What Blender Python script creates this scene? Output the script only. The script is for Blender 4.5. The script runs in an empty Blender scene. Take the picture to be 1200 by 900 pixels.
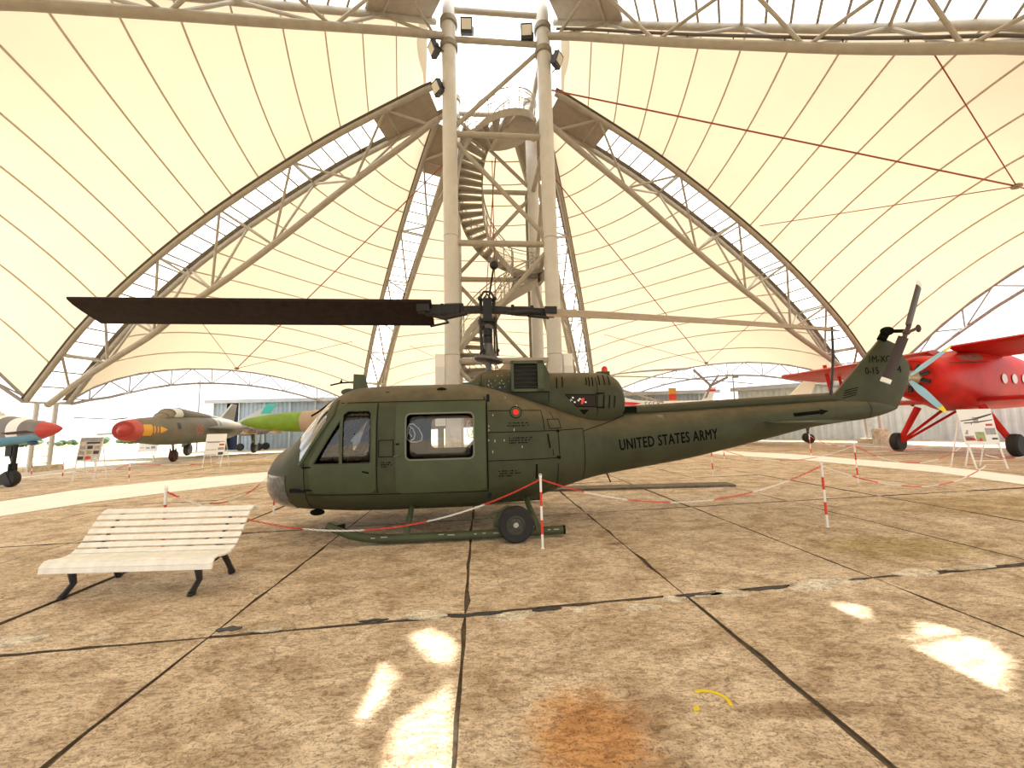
import bpy, bmesh, math, random
import numpy as np
from mathutils import Vector, Matrix, Euler

random.seed(7)
SC = bpy.context.scene
COL = SC.collection
PI = math.pi

# ------------------------------------------------------------------ camera
CAM_H, F_PX = 1.6, 465.0
PITCH, ROLL = math.atan(47 / 465), math.radians(1.5)
cam_d = bpy.data.cameras.new('camera')
cam_d.sensor_fit = 'HORIZONTAL'
cam_d.sensor_width = 36.0
cam_d.lens = 36.0 * F_PX / 1200.0
cam_d.clip_end = 2000
cam = bpy.data.objects.new('camera', cam_d)
COL.objects.link(cam)
_R0 = Vector((1, 0, 0)); _F = Vector((0, math.cos(PITCH), math.sin(PITCH))); _U0 = Vector((0, -math.sin(PITCH), math.cos(PITCH)))
_R = _R0 * math.cos(ROLL) - _U0 * math.sin(ROLL)
_U = _R0 * math.sin(ROLL) + _U0 * math.cos(ROLL)
cam.matrix_world = Matrix(((_R.x, _U.x, -_F.x, 0), (_R.y, _U.y, -_F.y, 0), (_R.z, _U.z, -_F.z, CAM_H), (0, 0, 0, 1)))
SC.camera = cam

# ------------------------------------------------------------------ light
SUN_EL, SUN_AZ = math.radians(52), math.radians(94.5)      # azimuth counted from +X towards +Y: the sun stands ahead of the camera
SUN_DIR = Vector((math.cos(SUN_EL) * math.cos(SUN_AZ), math.cos(SUN_EL) * math.sin(SUN_AZ), math.sin(SUN_EL)))
world = bpy.data.worlds.new('sky')
SC.world = world
world.use_nodes = True
_bg = world.node_tree.nodes['Background']
_bg.inputs['Color'].default_value = (0.97, 0.985, 1.0, 1)
_bg.inputs['Strength'].default_value = 1.9
sun_d = bpy.data.lights.new('sun', 'SUN')
sun_d.energy = 14.0
sun_d.angle = math.radians(0.25)
sun_d.color = (1.0, 0.95, 0.86)
sun = bpy.data.objects.new('sun', sun_d)
COL.objects.link(sun)
sun.rotation_euler = SUN_DIR.to_track_quat('Z', 'Y').to_euler()
sun.location = (0, 0, 60)
SC.view_settings.view_transform = 'Standard'
SC.view_settings.look = 'None'
SC.view_settings.gamma = 1.0
SC.view_settings.use_curve_mapping = False
SC.view_settings.exposure = 0.0
SC.cycles.max_bounces = 8
SC.cycles.diffuse_bounces = 4
SC.cycles.transparent_max_bounces = 12
SC.cycles.sample_clamp_indirect = 6.0
SC.cycles.use_denoising = True

# ------------------------------------------------------------------ materials
MATS = {}
def mat(name, col, rough=0.6, metal=0.0, var=0.0, scale=4.0, bump=0.0, spec=0.5, col2=None, emit=0.0, dirt=None):
    if name in MATS: return MATS[name]
    m = bpy.data.materials.new(name); m.use_nodes = True
    nt = m.node_tree; b = nt.nodes['Principled BSDF']
    b.inputs['Roughness'].default_value = rough
    b.inputs['Metallic'].default_value = metal
    b.inputs['Specular IOR Level'].default_value = spec
    b.inputs['Base Color'].default_value = (*col, 1)
    if var or col2:
        tc = nt.nodes.new('ShaderNodeTexCoord')
        n1 = nt.nodes.new('ShaderNodeTexNoise'); n1.inputs['Scale'].default_value = scale; n1.inputs['Detail'].default_value = 7; n1.inputs['Roughness'].default_value = 0.65
        nt.links.new(tc.outputs['Object'], n1.inputs['Vector'])
        rp = nt.nodes.new('ShaderNodeValToRGB')
        c2 = col2 if col2 else tuple(max(0, c * (1 - var)) for c in col)
        c1 = col if col2 else tuple(min(1, c * (1 + var)) for c in col)
        rp.color_ramp.elements[0].position = 0.35; rp.color_ramp.elements[0].color = (*c2, 1)
        rp.color_ramp.elements[1].position = 0.68; rp.color_ramp.elements[1].color = (*c1, 1)
        nt.links.new(n1.outputs['Fac'], rp.inputs['Fac'])
        nt.links.new(rp.outputs['Color'], b.inputs['Base Color'])
        if bump:
            bp = nt.nodes.new('ShaderNodeBump'); bp.inputs['Strength'].default_value = bump; bp.inputs['Distance'].default_value = 0.02
            nt.links.new(n1.outputs['Fac'], bp.inputs['Height']); nt.links.new(bp.outputs['Normal'], b.inputs['Normal'])
    if emit:
        b.inputs['Emission Color'].default_value = (*col, 1); b.inputs['Emission Strength'].default_value = emit
    MATS[name] = m
    return m

def glass(name, tint=(0.86, 0.9, 0.9), refl=0.08, rough=0.02):
    if name in MATS: return MATS[name]
    m = bpy.data.materials.new(name); m.use_nodes = True
    nt = m.node_tree; nt.nodes.remove(nt.nodes['Principled BSDF'])
    out = nt.nodes['Material Output']
    tr = nt.nodes.new('ShaderNodeBsdfTransparent'); tr.inputs['Color'].default_value = (*tint, 1)
    gl = nt.nodes.new('ShaderNodeBsdfGlossy'); gl.inputs['Roughness'].default_value = rough
    fr = nt.nodes.new('ShaderNodeFresnel'); fr.inputs['IOR'].default_value = 1.9
    ad = nt.nodes.new('ShaderNodeMath'); ad.operation = 'ADD'; ad.use_clamp = True; ad.inputs[1].default_value = refl
    mx = nt.nodes.new('ShaderNodeMixShader')
    nt.links.new(fr.outputs[0], ad.inputs[0]); nt.links.new(ad.outputs[0], mx.inputs[0])
    nt.links.new(tr.outputs[0], mx.inputs[1]); nt.links.new(gl.outputs[0], mx.inputs[2])
    nt.links.new(mx.outputs[0], out.inputs['Surface'])
    MATS[name] = m
    return m

def cloth(name, col, trans, tcol, fac):
    """fabric that lets part of the daylight through"""
    m = bpy.data.materials.new(name); m.use_nodes = True
    nt = m.node_tree; nt.nodes.remove(nt.nodes['Principled BSDF'])
    out = nt.nodes['Material Output']
    d = nt.nodes.new('ShaderNodeBsdfDiffuse'); d.inputs['Color'].default_value = (*col, 1)
    t = nt.nodes.new('ShaderNodeBsdfTranslucent')
    tc = nt.nodes.new('ShaderNodeTexCoord')
    n1 = nt.nodes.new('ShaderNodeTexNoise'); n1.inputs['Scale'].default_value = 0.5; n1.inputs['Detail'].default_value = 5
    rp = nt.nodes.new('ShaderNodeValToRGB')
    rp.color_ramp.elements[0].position = 0.3; rp.color_ramp.elements[0].color = (*[c * 0.93 for c in tcol], 1)
    rp.color_ramp.elements[1].position = 0.7; rp.color_ramp.elements[1].color = (*tcol, 1)
    nt.links.new(tc.outputs['Object'], n1.inputs['Vector']); nt.links.new(n1.outputs['Fac'], rp.inputs['Fac']); nt.links.new(rp.outputs['Color'], t.inputs['Color'])
    mx = nt.nodes.new('ShaderNodeMixShader'); mx.inputs[0].default_value = fac
    nt.links.new(d.outputs[0], mx.inputs[1]); nt.links.new(t.outputs[0], mx.inputs[2]); nt.links.new(mx.outputs[0], out.inputs['Surface'])
    MATS[name] = m
    return m

def concrete(name, c_lo, c_hi, stain=True):
    m = bpy.data.materials.new(name); m.use_nodes = True
    nt = m.node_tree; b = nt.nodes['Principled BSDF']; L = nt.links
    b.inputs['Roughness'].default_value = 0.85; b.inputs['Specular IOR Level'].default_value = 0.25
    geo = nt.nodes.new('ShaderNodeNewGeometry')
    def noise(sc, det, rough=0.6, sx=1.0, dist=0.0):
        mp = nt.nodes.new('ShaderNodeMapping'); mp.inputs['Scale'].default_value = (sx, 1, 1)
        L.new(geo.outputs['Position'], mp.inputs['Vector'])
        n = nt.nodes.new('ShaderNodeTexNoise'); n.inputs['Scale'].default_value = sc; n.inputs['Detail'].default_value = det
        n.inputs['Roughness'].default_value = rough; n.inputs['Distortion'].default_value = dist
        L.new(mp.outputs[0], n.inputs['Vector']); return n
    def ramp(src, p0, c0, p1, c1):
        r = nt.nodes.new('ShaderNodeValToRGB'); e = r.color_ramp.elements
        e[0].position, e[0].color, e[1].position, e[1].color = p0, (*c0, 1), p1, (*c1, 1)
        L.new(src, r.inputs['Fac']); return r.outputs['Color']
    def mix(a, bb, fac, mode='MIX'):
        x = nt.nodes.new('ShaderNodeMix'); x.data_type = 'RGBA'; x.blend_type = mode
        if isinstance(fac, (int, float)): x.inputs[0].default_value = fac
        else: L.new(fac, x.inputs[0])
        for s, i in ((a, 6), (bb, 7)):
            if isinstance(s, tuple): x.inputs[i].default_value = (*s, 1)
            else: L.new(s, x.inputs[i])
        return x.outputs[2]
    base = ramp(noise(1.1, 6).outputs['Fac'], 0.3, c_lo, 0.7, c_hi)
    fine = ramp(noise(28, 5, 0.75, 0.45, 1.2).outputs['Fac'], 0.38, (0.34, 0.29, 0.23), 0.55, (1, 1, 1))
    speck = ramp(noise(75, 3, 0.7).outputs['Fac'], 0.36, (0.22, 0.18, 0.14), 0.45, (1, 1, 1))
    blot = ramp(noise(3.2, 8, 0.7, 0.7, 0.6).outputs['Fac'], 0.38, (0.52, 0.44, 0.36), 0.58, (1, 1, 1))
    c = mix(base, fine, 0.75, 'MULTIPLY'); c = mix(c, speck, 0.7, 'MULTIPLY'); c = mix(c, blot, 0.75, 'MULTIPLY')
    # thin random cracks
    vo = nt.nodes.new('ShaderNodeTexVoronoi'); vo.feature = 'DISTANCE_TO_EDGE'; vo.inputs['Scale'].default_value = 0.55
    wn = noise(2.5, 5)
    va = nt.nodes.new('ShaderNodeVectorMath'); va.operation = 'ADD'
    vs = nt.nodes.new('ShaderNodeVectorMath'); vs.operation = 'SCALE'; vs.inputs['Scale'].default_value = 0.7
    L.new(wn.outputs['Color'], vs.inputs[0]); L.new(vs.outputs[0], va.inputs[0]); L.new(geo.outputs['Position'], va.inputs[1]); L.new(va.outputs[0], vo.inputs['Vector'])
    crk = ramp(vo.outputs['Distance'], 0.002, (0.35, 0.3, 0.25), 0.007, (1, 1, 1))
    cm = ramp(noise(0.8, 3).outputs['Fac'], 0.42, (0, 0, 0), 0.6, (0.8, 0.8, 0.8))
    c = mix(c, crk, cm, 'MULTIPLY')
    if stain:
        # rust stain and mossy patches at their own places on the floor
        def spot(px, py, rx, ry, col, amt, w=0.5):
            nonlocal c
            mp = nt.nodes.new('ShaderNodeMapping'); mp.vector_type = 'TEXTURE'
            mp.inputs['Location'].default_value = (px, py, 0); mp.inputs['Scale'].default_value = (rx, ry, 1)
            L.new(geo.outputs['Position'], mp.inputs['Vector'])
            ln = nt.nodes.new('ShaderNodeVectorMath'); ln.operation = 'LENGTH'; L.new(mp.outputs[0], ln.inputs[0])
            nn = noise(5, 6, 0.7); ad = nt.nodes.new('ShaderNodeMath'); ad.operation = 'MULTIPLY_ADD'; ad.inputs[1].default_value = 1.1; 
            L.new(nn.outputs['Fac'], ad.inputs[0]); L.new(ln.outputs['Value'], ad.inputs[2])
            hv = nt.nodes.new('ShaderNodeMath'); hv.operation = 'MULTIPLY'; hv.inputs[1].default_value = 0.5; L.new(ad.outputs[0], hv.inputs[0])
            f = ramp(hv.outputs[0], (1.5 - w) / 2, (amt, amt, amt), 0.75, (0, 0, 0))
            c = mix(c, col, f, 'MULTIPLY')
        spot(0.36, 2.20, 0.42, 0.50, (0.88, 0.60, 0.36), 1.0, 0.5)
        spot(4.6, 5.0, 1.3, 0.6, (0.62, 0.58, 0.33), 0.8)
        spot(8.6, 7.0, 3.0, 1.2, (0.62, 0.57, 0.36), 0.7)
        spot(1.6, 2.35, 0.5, 0.10, (0.45, 0.38, 0.3), 0.8)
        spot(-12.5, 20.0, 7.0, 1.2, (0.72, 0.66, 0.36), 0.8)
        spot(1.35, 5.4, 0.30, 0.08, (0.45, 0.4, 0.35), 0.7)
    L.new(c, b.inputs['Base Color'])
    bp = nt.nodes.new('ShaderNodeBump'); bp.inputs['Strength'].default_value = 0.8; bp.inputs['Distance'].default_value = 0.014
    nb = noise(24, 6, 0.75, 0.5, 1.0); L.new(nb.outputs['Fac'], bp.inputs['Height']); L.new(bp.outputs['Normal'], b.inputs['Normal'])
    MATS[name] = m
    return m

# ------------------------------------------------------------------ mesh builder
class MB:
    def __init__(s): s.v = []; s.f = []
    def add(s, vs, fs, M=None):
        o = len(s.v)
        s.v += [tuple(M @ Vector(p)) if M else tuple(p) for p in vs]
        s.f += [tuple(i + o for i in f) for f in fs]
        return s
    def box(s, c, d, M=None, rot=None):
        x, y, z = [k / 2 for k in d]
        vs = [Vector((sx * x, sy * y, sz * z)) for sx in (-1, 1) for sy in (-1, 1) for sz in (-1, 1)]
        if rot is not None: vs = [rot @ p for p in vs]
        vs = [p + Vector(c) for p in vs]
        return s.add(vs, [(0, 1, 3, 2), (4, 6, 7, 5), (0, 4, 5, 1), (2, 3, 7, 6), (0, 2, 6, 4), (1, 5, 7, 3)], M)
    def bar(s, p, q, w, h, up=(0, 0, 1)):
        p, q = Vector(p), Vector(q); d = (q - p); L = d.length; d.normalize()
        up = Vector(up); x = d.cross(up)
        if x.length < 1e-4: x = d.cross(Vector((0, 1, 0)))
        x.normalize(); u = x.cross(d)
        vs = [b + x * (sx * w / 2) + u * (sz * h / 2) for b in (p, q) for sx in (-1, 1) for sz in (-1, 1)]
        return s.add(vs, [(0, 1, 3, 2), (4, 6, 7, 5), (0, 4, 5, 1), (2, 3, 7, 6), (0, 2, 6, 4), (1, 5, 7, 3)])
    def poly(s, pts, r, n=8, caps=True, closed=False):
        pts = [Vector(p) for p in pts]; m = len(pts)
        rs = r if isinstance(r, (list, tuple)) else [r] * m
        t0 = (pts[1] - pts[0]).normalized()
        a = t0.cross(Vector((0, 0, 1)))
        if a.length < 1e-3: a = t0.cross(Vector((0, 1, 0)))
        a.normalize(); vs = []; o = None
        for i in range(m):
            if closed: t = (pts[(i + 1) % m] - pts[i - 1]).normalized()
            elif i == 0: t = t0
            elif i == m - 1: t = (pts[-1] - pts[-2]).normalized()
            else: t = ((pts[i + 1] - pts[i]).normalized() + (pts[i] - pts[i - 1]).normalized()).normalized()
            a = (a - t * a.dot(t)).normalized(); b = t.cross(a)
            vs += [pts[i] + (a * math.cos(2 * PI * k / n) + b * math.sin(2 * PI * k / n)) * rs[i] for k in range(n)]
        fs = []
        for i in range(m if closed else m - 1):
            j = (i + 1) % m
            fs += [(i * n + k, i * n + (k + 1) % n, j * n + (k + 1) % n, j * n + k) for k in range(n)]
        if caps and not closed: fs += [tuple(range(n))[::-1], tuple(range((m - 1) * n, m * n))]
        return s.add(vs, fs)
    def tube(s, p, q, r, n=8, r2=None): return s.poly([p, q], [r, r if r2 is None else r2], n)
    def lathe(s, prof, M=None, n=20, caps=True):
        vs = []; fs = []; m = len(prof)
        for (r, z) in prof: vs += [(r * math.cos(2 * PI * k / n), r * math.sin(2 * PI * k / n), z) for k in range(n)]
        for i in range(m - 1): fs += [(i * n + k, i * n + (k + 1) % n, (i + 1) * n + (k + 1) % n, (i + 1) * n + k) for k in range(n)]
        if caps: fs += [tuple(range(n))[::-1], tuple(range((m - 1) * n, m * n))]
        return s.add(vs, fs, M)
    def prism(s, pts, lo, hi, M=None):
        n = len(pts)
        vs = [(x, y, lo) for x, y in pts] + [(x, y, hi) for x, y in pts]
        fs = [tuple(range(n))[::-1], tuple(range(n, 2 * n))] + [(i, (i + 1) % n, n + (i + 1) % n, n + i) for i in range(n)]
        return s.add(vs, fs, M)
    def sphere(s, c, r, n=12, m=8, sc=(1, 1, 1)):
        c = Vector(c); vs = []; fs = []
        for i in range(m + 1):
            a = PI * i / m
            for k in range(n): vs.append(c + Vector((r * sc[0] * math.sin(a) * math.cos(2 * PI * k / n), r * sc[1] * math.sin(a) * math.sin(2 * PI * k / n), r * sc[2] * math.cos(a))))
        for i in range(m): fs += [(i * n + k, (i + 1) * n + k, (i + 1) * n + (k + 1) % n, i * n + (k + 1) % n) for k in range(n)]
        return s.add(vs, fs)
    def grid(s, fn, us, vs_, keep=None):
        nu, nv = len(us), len(vs_)
        P = [fn(u, v) for u in us for v in vs_]
        fs = []
        for i in range(nu - 1):
            for j in range(nv - 1):
                if keep is None or keep((us[i] + us[i + 1]) / 2, (vs_[j] + vs_[j + 1]) / 2): fs.append((i * nv + j, (i + 1) * nv + j, (i + 1) * nv + j + 1, i * nv + j + 1))
        return s.add(P, fs)
    def mesh(s, name, m, smooth=True, ang=0.7):
        me = bpy.data.meshes.new(name)
        me.from_pydata(s.v, [], s.f); me.materials.append(m)
        bm = bmesh.new(); bm.from_mesh(me)
        loose = [v for v in bm.verts if not v.link_faces]
        if loose: bmesh.ops.delete(bm, geom=loose, context='VERTS')
        bmesh.ops.remove_doubles(bm, verts=bm.verts, dist=1e-5)
        bmesh.ops.recalc_face_normals(bm, faces=bm.faces)
        bm.to_mesh(me); bm.free()
        if smooth:
            me.polygons.foreach_set('use_smooth', [True] * len(me.polygons))
            me.set_sharp_from_angle(angle=ang)
        return me
    def build(s, name, m, parent=None, smooth=True, ang=0.7, label=None):
        return link(name, s.mesh(name, m, smooth, ang), parent, label=label)

def link(name, me, parent=None, M=None, label=None):
    o = bpy.data.objects.new(name, me); COL.objects.link(o)
    if parent is not None: o.parent = parent
    if M is not None: o.matrix_basis = M
    if label: o['label'] = label
    return o

def thing(name, label, cat, loc=(0, 0, 0), rz=0.0, group=None, kind=None):
    o = bpy.data.objects.new(name, None); COL.objects.link(o)
    o.empty_display_size = 0.2
    o.location = loc; o.rotation_euler = (0, 0, rz)
    if label: o['label'] = label
    if cat: o['category'] = cat
    if group: o['group'] = group
    if kind: o['kind'] = kind
    return o

def tag(o, label, cat, group=None, kind=None):
    o['label'] = label; o['category'] = cat
    if group: o['group'] = group
    if kind: o['kind'] = kind
    return o

KIDS = {}
def dup(root, loc, rz, label, name=None):
    def cp(o, par):
        c = o.copy(); COL.objects.link(c)
        if par is not None: c.parent = par
        for ch in o.children: cp(ch, c)
        return c
    r = cp(root, None); r.location = loc; r.rotation_euler = (0, 0, rz); r['label'] = label
    return r

def hermite(xs, ys):
    xs = np.array(xs, float); ys = np.array(ys, float)
    h = np.diff(xs); d = np.diff(ys) / h
    m = np.empty_like(xs); m[0] = d[0]; m[-1] = d[-1]
    for i in range(1, len(xs) - 1):
        m[i] = 0 if d[i - 1] * d[i] <= 0 else (h[i - 1] + h[i]) * 3 / ((2 * h[i] + h[i - 1]) / d[i - 1] + (h[i] + 2 * h[i - 1]) / d[i])
    def f(x):
        i = int(np.clip(np.searchsorted(xs, x) - 1, 0, len(xs) - 2))
        t = (x - xs[i]) / h[i]; t = min(max(t, 0.0), 1.0)
        return float(ys[i] * (1 + 2 * t) * (1 - t) ** 2 + m[i] * h[i] * t * (1 - t) ** 2 + ys[i + 1] * t * t * (3 - 2 * t) + m[i + 1] * h[i] * t * t * (t - 1))
    return f

class Hull:
    """a body lofted along x from superellipse sections (s, z_bottom, z_top, half_width, exponent)"""
    def __init__(s, secs, yc=0.0):
        a = list(zip(*secs)); s.fb, s.ft, s.fw, s.fn = [hermite(a[0], a[i]) for i in (1, 2, 3, 4)]
        s.s0, s.s1, s.yc = a[0][0], a[0][-1], yc
    def pt(s, x, th):
        zb, zt, w, n = s.fb(x), s.ft(x), s.fw(x), s.fn(x)
        c, d = math.cos(th), math.sin(th)
        y = w * math.copysign(abs(c) ** (2 / n), c); z = (zb + zt) / 2 + (zt - zb) / 2 * math.copysign(abs(d) ** (2 / n), d)
        return (x, s.yc + y, z)
    def half(s, x, z):
        zb, zt, w, n = s.fb(x), s.ft(x), s.fw(x), s.fn(x)
        q = abs((z - (zb + zt) / 2) / ((zt - zb) / 2)); q = min(q, 0.999)
        return w * (1 - q ** n) ** (1 / n)
    def side(s, x, z, sgn=-1, off=0.0): return (x, s.yc + sgn * (s.half(x, z) + off), z)
    def mb(s, x0=None, x1=None, ns=40, nr=40, keep=None, caps=True, mbo=None):
        x0 = s.s0 if x0 is None else x0; x1 = s.s1 if x1 is None else x1
        m = mbo or MB()
        xs = x0 if isinstance(x0, (list, np.ndarray)) else [x0 + (x1 - x0) * i / ns for i in range(ns + 1)]
        vs = []; fs = []
        for x in xs: vs += [s.pt(x, 2 * PI * (k + 0.5) / nr) for k in range(nr)]
        for i in range(len(xs) - 1):
            for k in range(nr):
                f = (i * nr + k, (i + 1) * nr + k, (i + 1) * nr + (k + 1) % nr, i * nr + (k + 1) % nr)
                if keep:
                    c = [sum(vs[q][j] for q in f) / 4 for j in range(3)]
                    if not keep(*c): continue
                fs.append(f)
        if caps: fs += [tuple(range(nr)), tuple(range((len(xs) - 1) * nr, len(xs) * nr))[::-1]]
        return m.add(vs, fs)

def rrect(x0, x1, z0, z1, r, n=4):
    p = []
    for cx, cz, a0 in ((x1 - r, z1 - r, 0), (x0 + r, z1 - r, 90), (x0 + r, z0 + r, 180), (x1 - r, z0 + r, 270)):
        p += [(cx + r * math.cos(math.radians(a0 + 90 * k / n)), cz + r * math.sin(math.radians(a0 + 90 * k / n))) for k in range(n + 1)]
    return p
def resample(pts, n):
    P = [Vector((*p, 0)) for p in pts]; P.append(P[0]); L = [0]
    for i in range(len(P) - 1): L.append(L[-1] + (P[i + 1] - P[i]).length)
    out = []
    for k in range(n):
        t = L[-1] * k / n; i = 0
        while L[i + 1] < t: i += 1
        q = P[i].lerp(P[i + 1], (t - L[i]) / max(1e-9, L[i + 1] - L[i])); out.append((q.x, q.y))
    return out
def around(pts, c, n):
    """points of a closed outline met by n rays from c"""
    out = []
    for k in range(n):
        a = 2 * PI * k / n + 0.01; d = (math.cos(a), math.sin(a)); best = None
        for i in range(len(pts)):
            (x1, y1), (x2, y2) = pts[i], pts[(i + 1) % len(pts)]
            ex, ey = x2 - x1, y2 - y1; den = d[0] * ey - d[1] * ex
            if abs(den) < 1e-12: continue
            t = ((x1 - c[0]) * ey - (y1 - c[1]) * ex) / den; u = ((x1 - c[0]) * d[1] - (y1 - c[1]) * d[0]) / den
            if t > 0 and -1e-6 <= u <= 1 + 1e-6 and (best is None or t > best): best = t
        out.append((c[0] + d[0] * best, c[1] + d[1] * best))
    return out
def plate(outer, inner, fn, thick, n=72, rings=4, m=None):
    """curved plate with a hole: outline and hole in (s, z), fn(s, z, off) puts it on a body"""
    m = m or MB()
    if inner:
        c = (sum(p[0] for p in inner) / len(inner), sum(p[1] for p in inner) / len(inner))
        A, B = around(outer, c, n), around(inner, c, n)
    else:
        c = (sum(p[0] for p in outer) / len(outer), sum(p[1] for p in outer) / len(outer))
        A = around(outer, c, n); B = [(c[0] + (a[0] - c[0]) * 0.02, c[1] + (a[1] - c[1]) * 0.02) for a in A]
    for j in range(rings):
        for k in range(n):
            k2 = (k + 1) % n; q = []
            for (kk, jj) in ((k, j), (k2, j), (k2, j + 1), (k, j + 1)):
                t = jj / rings; q.append((A[kk][0] * (1 - t) + B[kk][0] * t, A[kk][1] * (1 - t) + B[kk][1] * t))
            m.add([fn(*p, thick) for p in q], [(0, 1, 2, 3)])
    for O in ((A, B) if inner else (A,)):
        for k in range(n):
            k2 = (k + 1) % n
            m.add([fn(*O[k], thick), fn(*O[k2], thick), fn(*O[k2], -0.02), fn(*O[k], -0.02)], [(0, 1, 2, 3)])
    return m
def ribbon(path, w, fn, off=0.004, m=None, sub=8):
    """thin strip along a path in (s, z) laid on a body"""
    m = m or MB(); P = []
    for i in range(len(path) - 1):
        for k in range(sub): t = k / sub; P.append((path[i][0] * (1 - t) + path[i + 1][0] * t, path[i][1] * (1 - t) + path[i + 1][1] * t))
    P.append(path[-1]); vs = []
    for i, p in enumerate(P):
        a, b = P[max(0, i - 1)], P[min(len(P) - 1, i + 1)]
        d = Vector((b[0] - a[0], b[1] - a[1])); d.normalize(); nx, nz = -d.y * w / 2, d.x * w / 2
        vs += [fn(p[0] + nx, p[1] + nz, off), fn(p[0] - nx, p[1] - nz, off)]
    return m.add(vs, [(2 * i, 2 * i + 1, 2 * i + 3, 2 * i + 2) for i in range(len(P) - 1)])

def text_mb(s, size, fn, space=1.0, align='LEFT', bold=0.0, m=None):
    """lettering as a thin mesh; fn(u, v) -> point"""
    cu = bpy.data.curves.new('lettering', 'FONT'); cu.body = s; cu.size = size; cu.space_character = space; cu.align_x = align; cu.resolution_u = 3
    cu.offset = bold
    o = bpy.data.objects.new('lettering', cu); COL.objects.link(o)
    me = o.to_mesh(); m = m or MB()
    bm = bmesh.new(); bm.from_mesh(me); bmesh.ops.triangulate(bm, faces=bm.faces)
    for _ in range(4):
        long_ = [e for e in bm.edges if e.calc_length() > size * .16]
        if long_: bmesh.ops.subdivide_edges(bm, edges=long_, cuts=1); bmesh.ops.triangulate(bm, faces=bm.faces)
    bm.verts.index_update()
    m.add([fn(v.co.x, v.co.y) for v in bm.verts], [tuple(v.index for v in f.verts) for f in bm.faces]); bm.free()
    o.to_mesh_clear(); bpy.data.objects.remove(o); bpy.data.curves.remove(cu)
    return m
# ------------------------------------------------------------------ materials of the place
M_steel = mat('painted steel', (0.34, 0.305, 0.245), 0.55, 0, 0.10, 3, spec=0.4)
M_steel_d = mat('weathered painted steel', (0.24, 0.21, 0.16), 0.6, 0, 0.15, 5)
M_col = mat('column paint', (0.54, 0.52, 0.48), 0.5, 0, 0.07, 2)
M_thin = mat('thin painted rod', (0.30, 0.28, 0.28), 0.5)
M_dark = mat('dark rubber edge', (0.07, 0.055, 0.04), 0.8)
M_black = mat('black paint', (0.015, 0.014, 0.014), 0.5)
M_redrod = mat('red oxide rod', (0.30, 0.06, 0.03), 0.6)
M_brown = mat('brown cover sheet', (0.30, 0.25, 0.19), 0.7, 0, 0.1, 4)
M_seam = mat('fabric seam', (0.50, 0.44, 0.34), 0.9)
M_white = mat('white paint', (0.86, 0.85, 0.82), 0.5)
M_cloth = cloth('membrane fabric', (0.92, 0.85, 0.68), 0, (0.372, 0.308, 0.218), 0.50)
M_clear = cloth('clear roof sheet', (0.9, 0.9, 0.88), 0, (0.97, 0.97, 0.97), 0.92)
M_slab = concrete('concrete slab', (0.74, 0.575, 0.39), (0.95, 0.80, 0.60))
M_apron = concrete('pale concrete apron', (0.70, 0.58, 0.41), (0.90, 0.80, 0.63))
M_sunband = mat('painted sunlight band', (0.97, 0.94, 0.86), 0.9, 0, 0.05, 1.2)  # near white colour standing in for sunlight on the floor
M_patch = concrete('repair mortar', (0.96, 0.84, 0.64), (1.0, 0.95, 0.8), False)
M_joint = mat('joint dirt', (0.135, 0.10, 0.066), 1.0, 0, 0.4, 20)
M_tar = mat('tar filler', (0.05, 0.048, 0.05), 0.6)
M_grass = mat('dry grass', (0.42, 0.44, 0.16), 1.0, 0, 0.2, 0.4)
M_yellow = mat('yellow paint', (0.80, 0.60, 0.02), 0.7)

# ------------------------------------------------------------------ floor
floor = thing('floor', 'worn concrete slab floor with open joints under the tent', None, kind='structure')
SU, SV = Vector((1, 0.137, 0)) * 1.98, Vector((-0.083, 0.9965, 0)) * 3.4
SO = Vector((-0.45, 3.555, 0))
def edge_pts(a, b, rnd, n=14):
    d = (b - a); L = d.length; nrm = Vector((-d.y, d.x, 0)) / L; out = []
    for k in range(n):
        t = k / n; j = rnd.uniform(0, 0.013) if 0 < k else 0.0
        if rnd.random() < 0.12: j += rnd.uniform(0.008, 0.026)
        out.append(a.lerp(b, t) + nrm * j)
    return out
rnd = random.Random(3)
for i in range(-9, 10):
    for j in range(-2, 6):
        g = 0.007
        c = [SO + SU * (i + a) + SV * (j + b) for a, b in ((0, 0), (1, 0), (1, 1), (0, 1))]
        m_ = sum(c, Vector()) / 4
        c = [p + (m_ - p).normalized() * g * 1.6 for p in c]
        for p in range(4):
            if rnd.random() < 0.3: c[p] += (m_ - c[p]).normalized() * rnd.uniform(0.01, 0.05)
        P = []
        for k in range(4): P += edge_pts(c[k], c[(k + 1) % 4], rnd)
        n = len(P); tilt = rnd.uniform(-0.003, 0.003)
        vs = [(p.x - m_.x, p.y - m_.y, 0) for p in P] + [((p.x - m_.x) * 1.0, (p.y - m_.y) * 1.0, -0.045) for p in P]
        mb = MB().add(vs, [tuple(range(n))] + [(k, n + k, n + (k + 1) % n, (k + 1) % n) for k in range(n)])
        o = mb.build('slab', M_slab, floor, smooth=False); o.location = (m_.x, m_.y, tilt)
        o.data.materials.append(M_joint)
        for p in o.data.polygons:
            if abs(p.normal.z) < .5: p.material_index = 1
lo_, hi_ = (-9, -2), (10, 6)
CC = [SO + SU * a + SV * b for a, b in ((-9, -2), (10, -2), (10, 6), (-9, 6))]
MB().add([(p.x, p.y, -0.018) for p in CC], [(0, 1, 2, 3)]).build('joint_fill', M_joint, floor, False)
far = [Vector((-90, -40, 0)), Vector((90, -40, 0)), Vector((90, 75, 0)), Vector((-90, 75, 0))]
mb = MB()
for k in range(4): mb.add([CC[k], CC[(k + 1) % 4], far[(k + 1) % 4], far[k]], [(0, 1, 2, 3)])
mb.build('apron', M_apron, floor, False)
def flat(pts, z, h=0.004): return MB().prism(pts, z - h, z)
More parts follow.
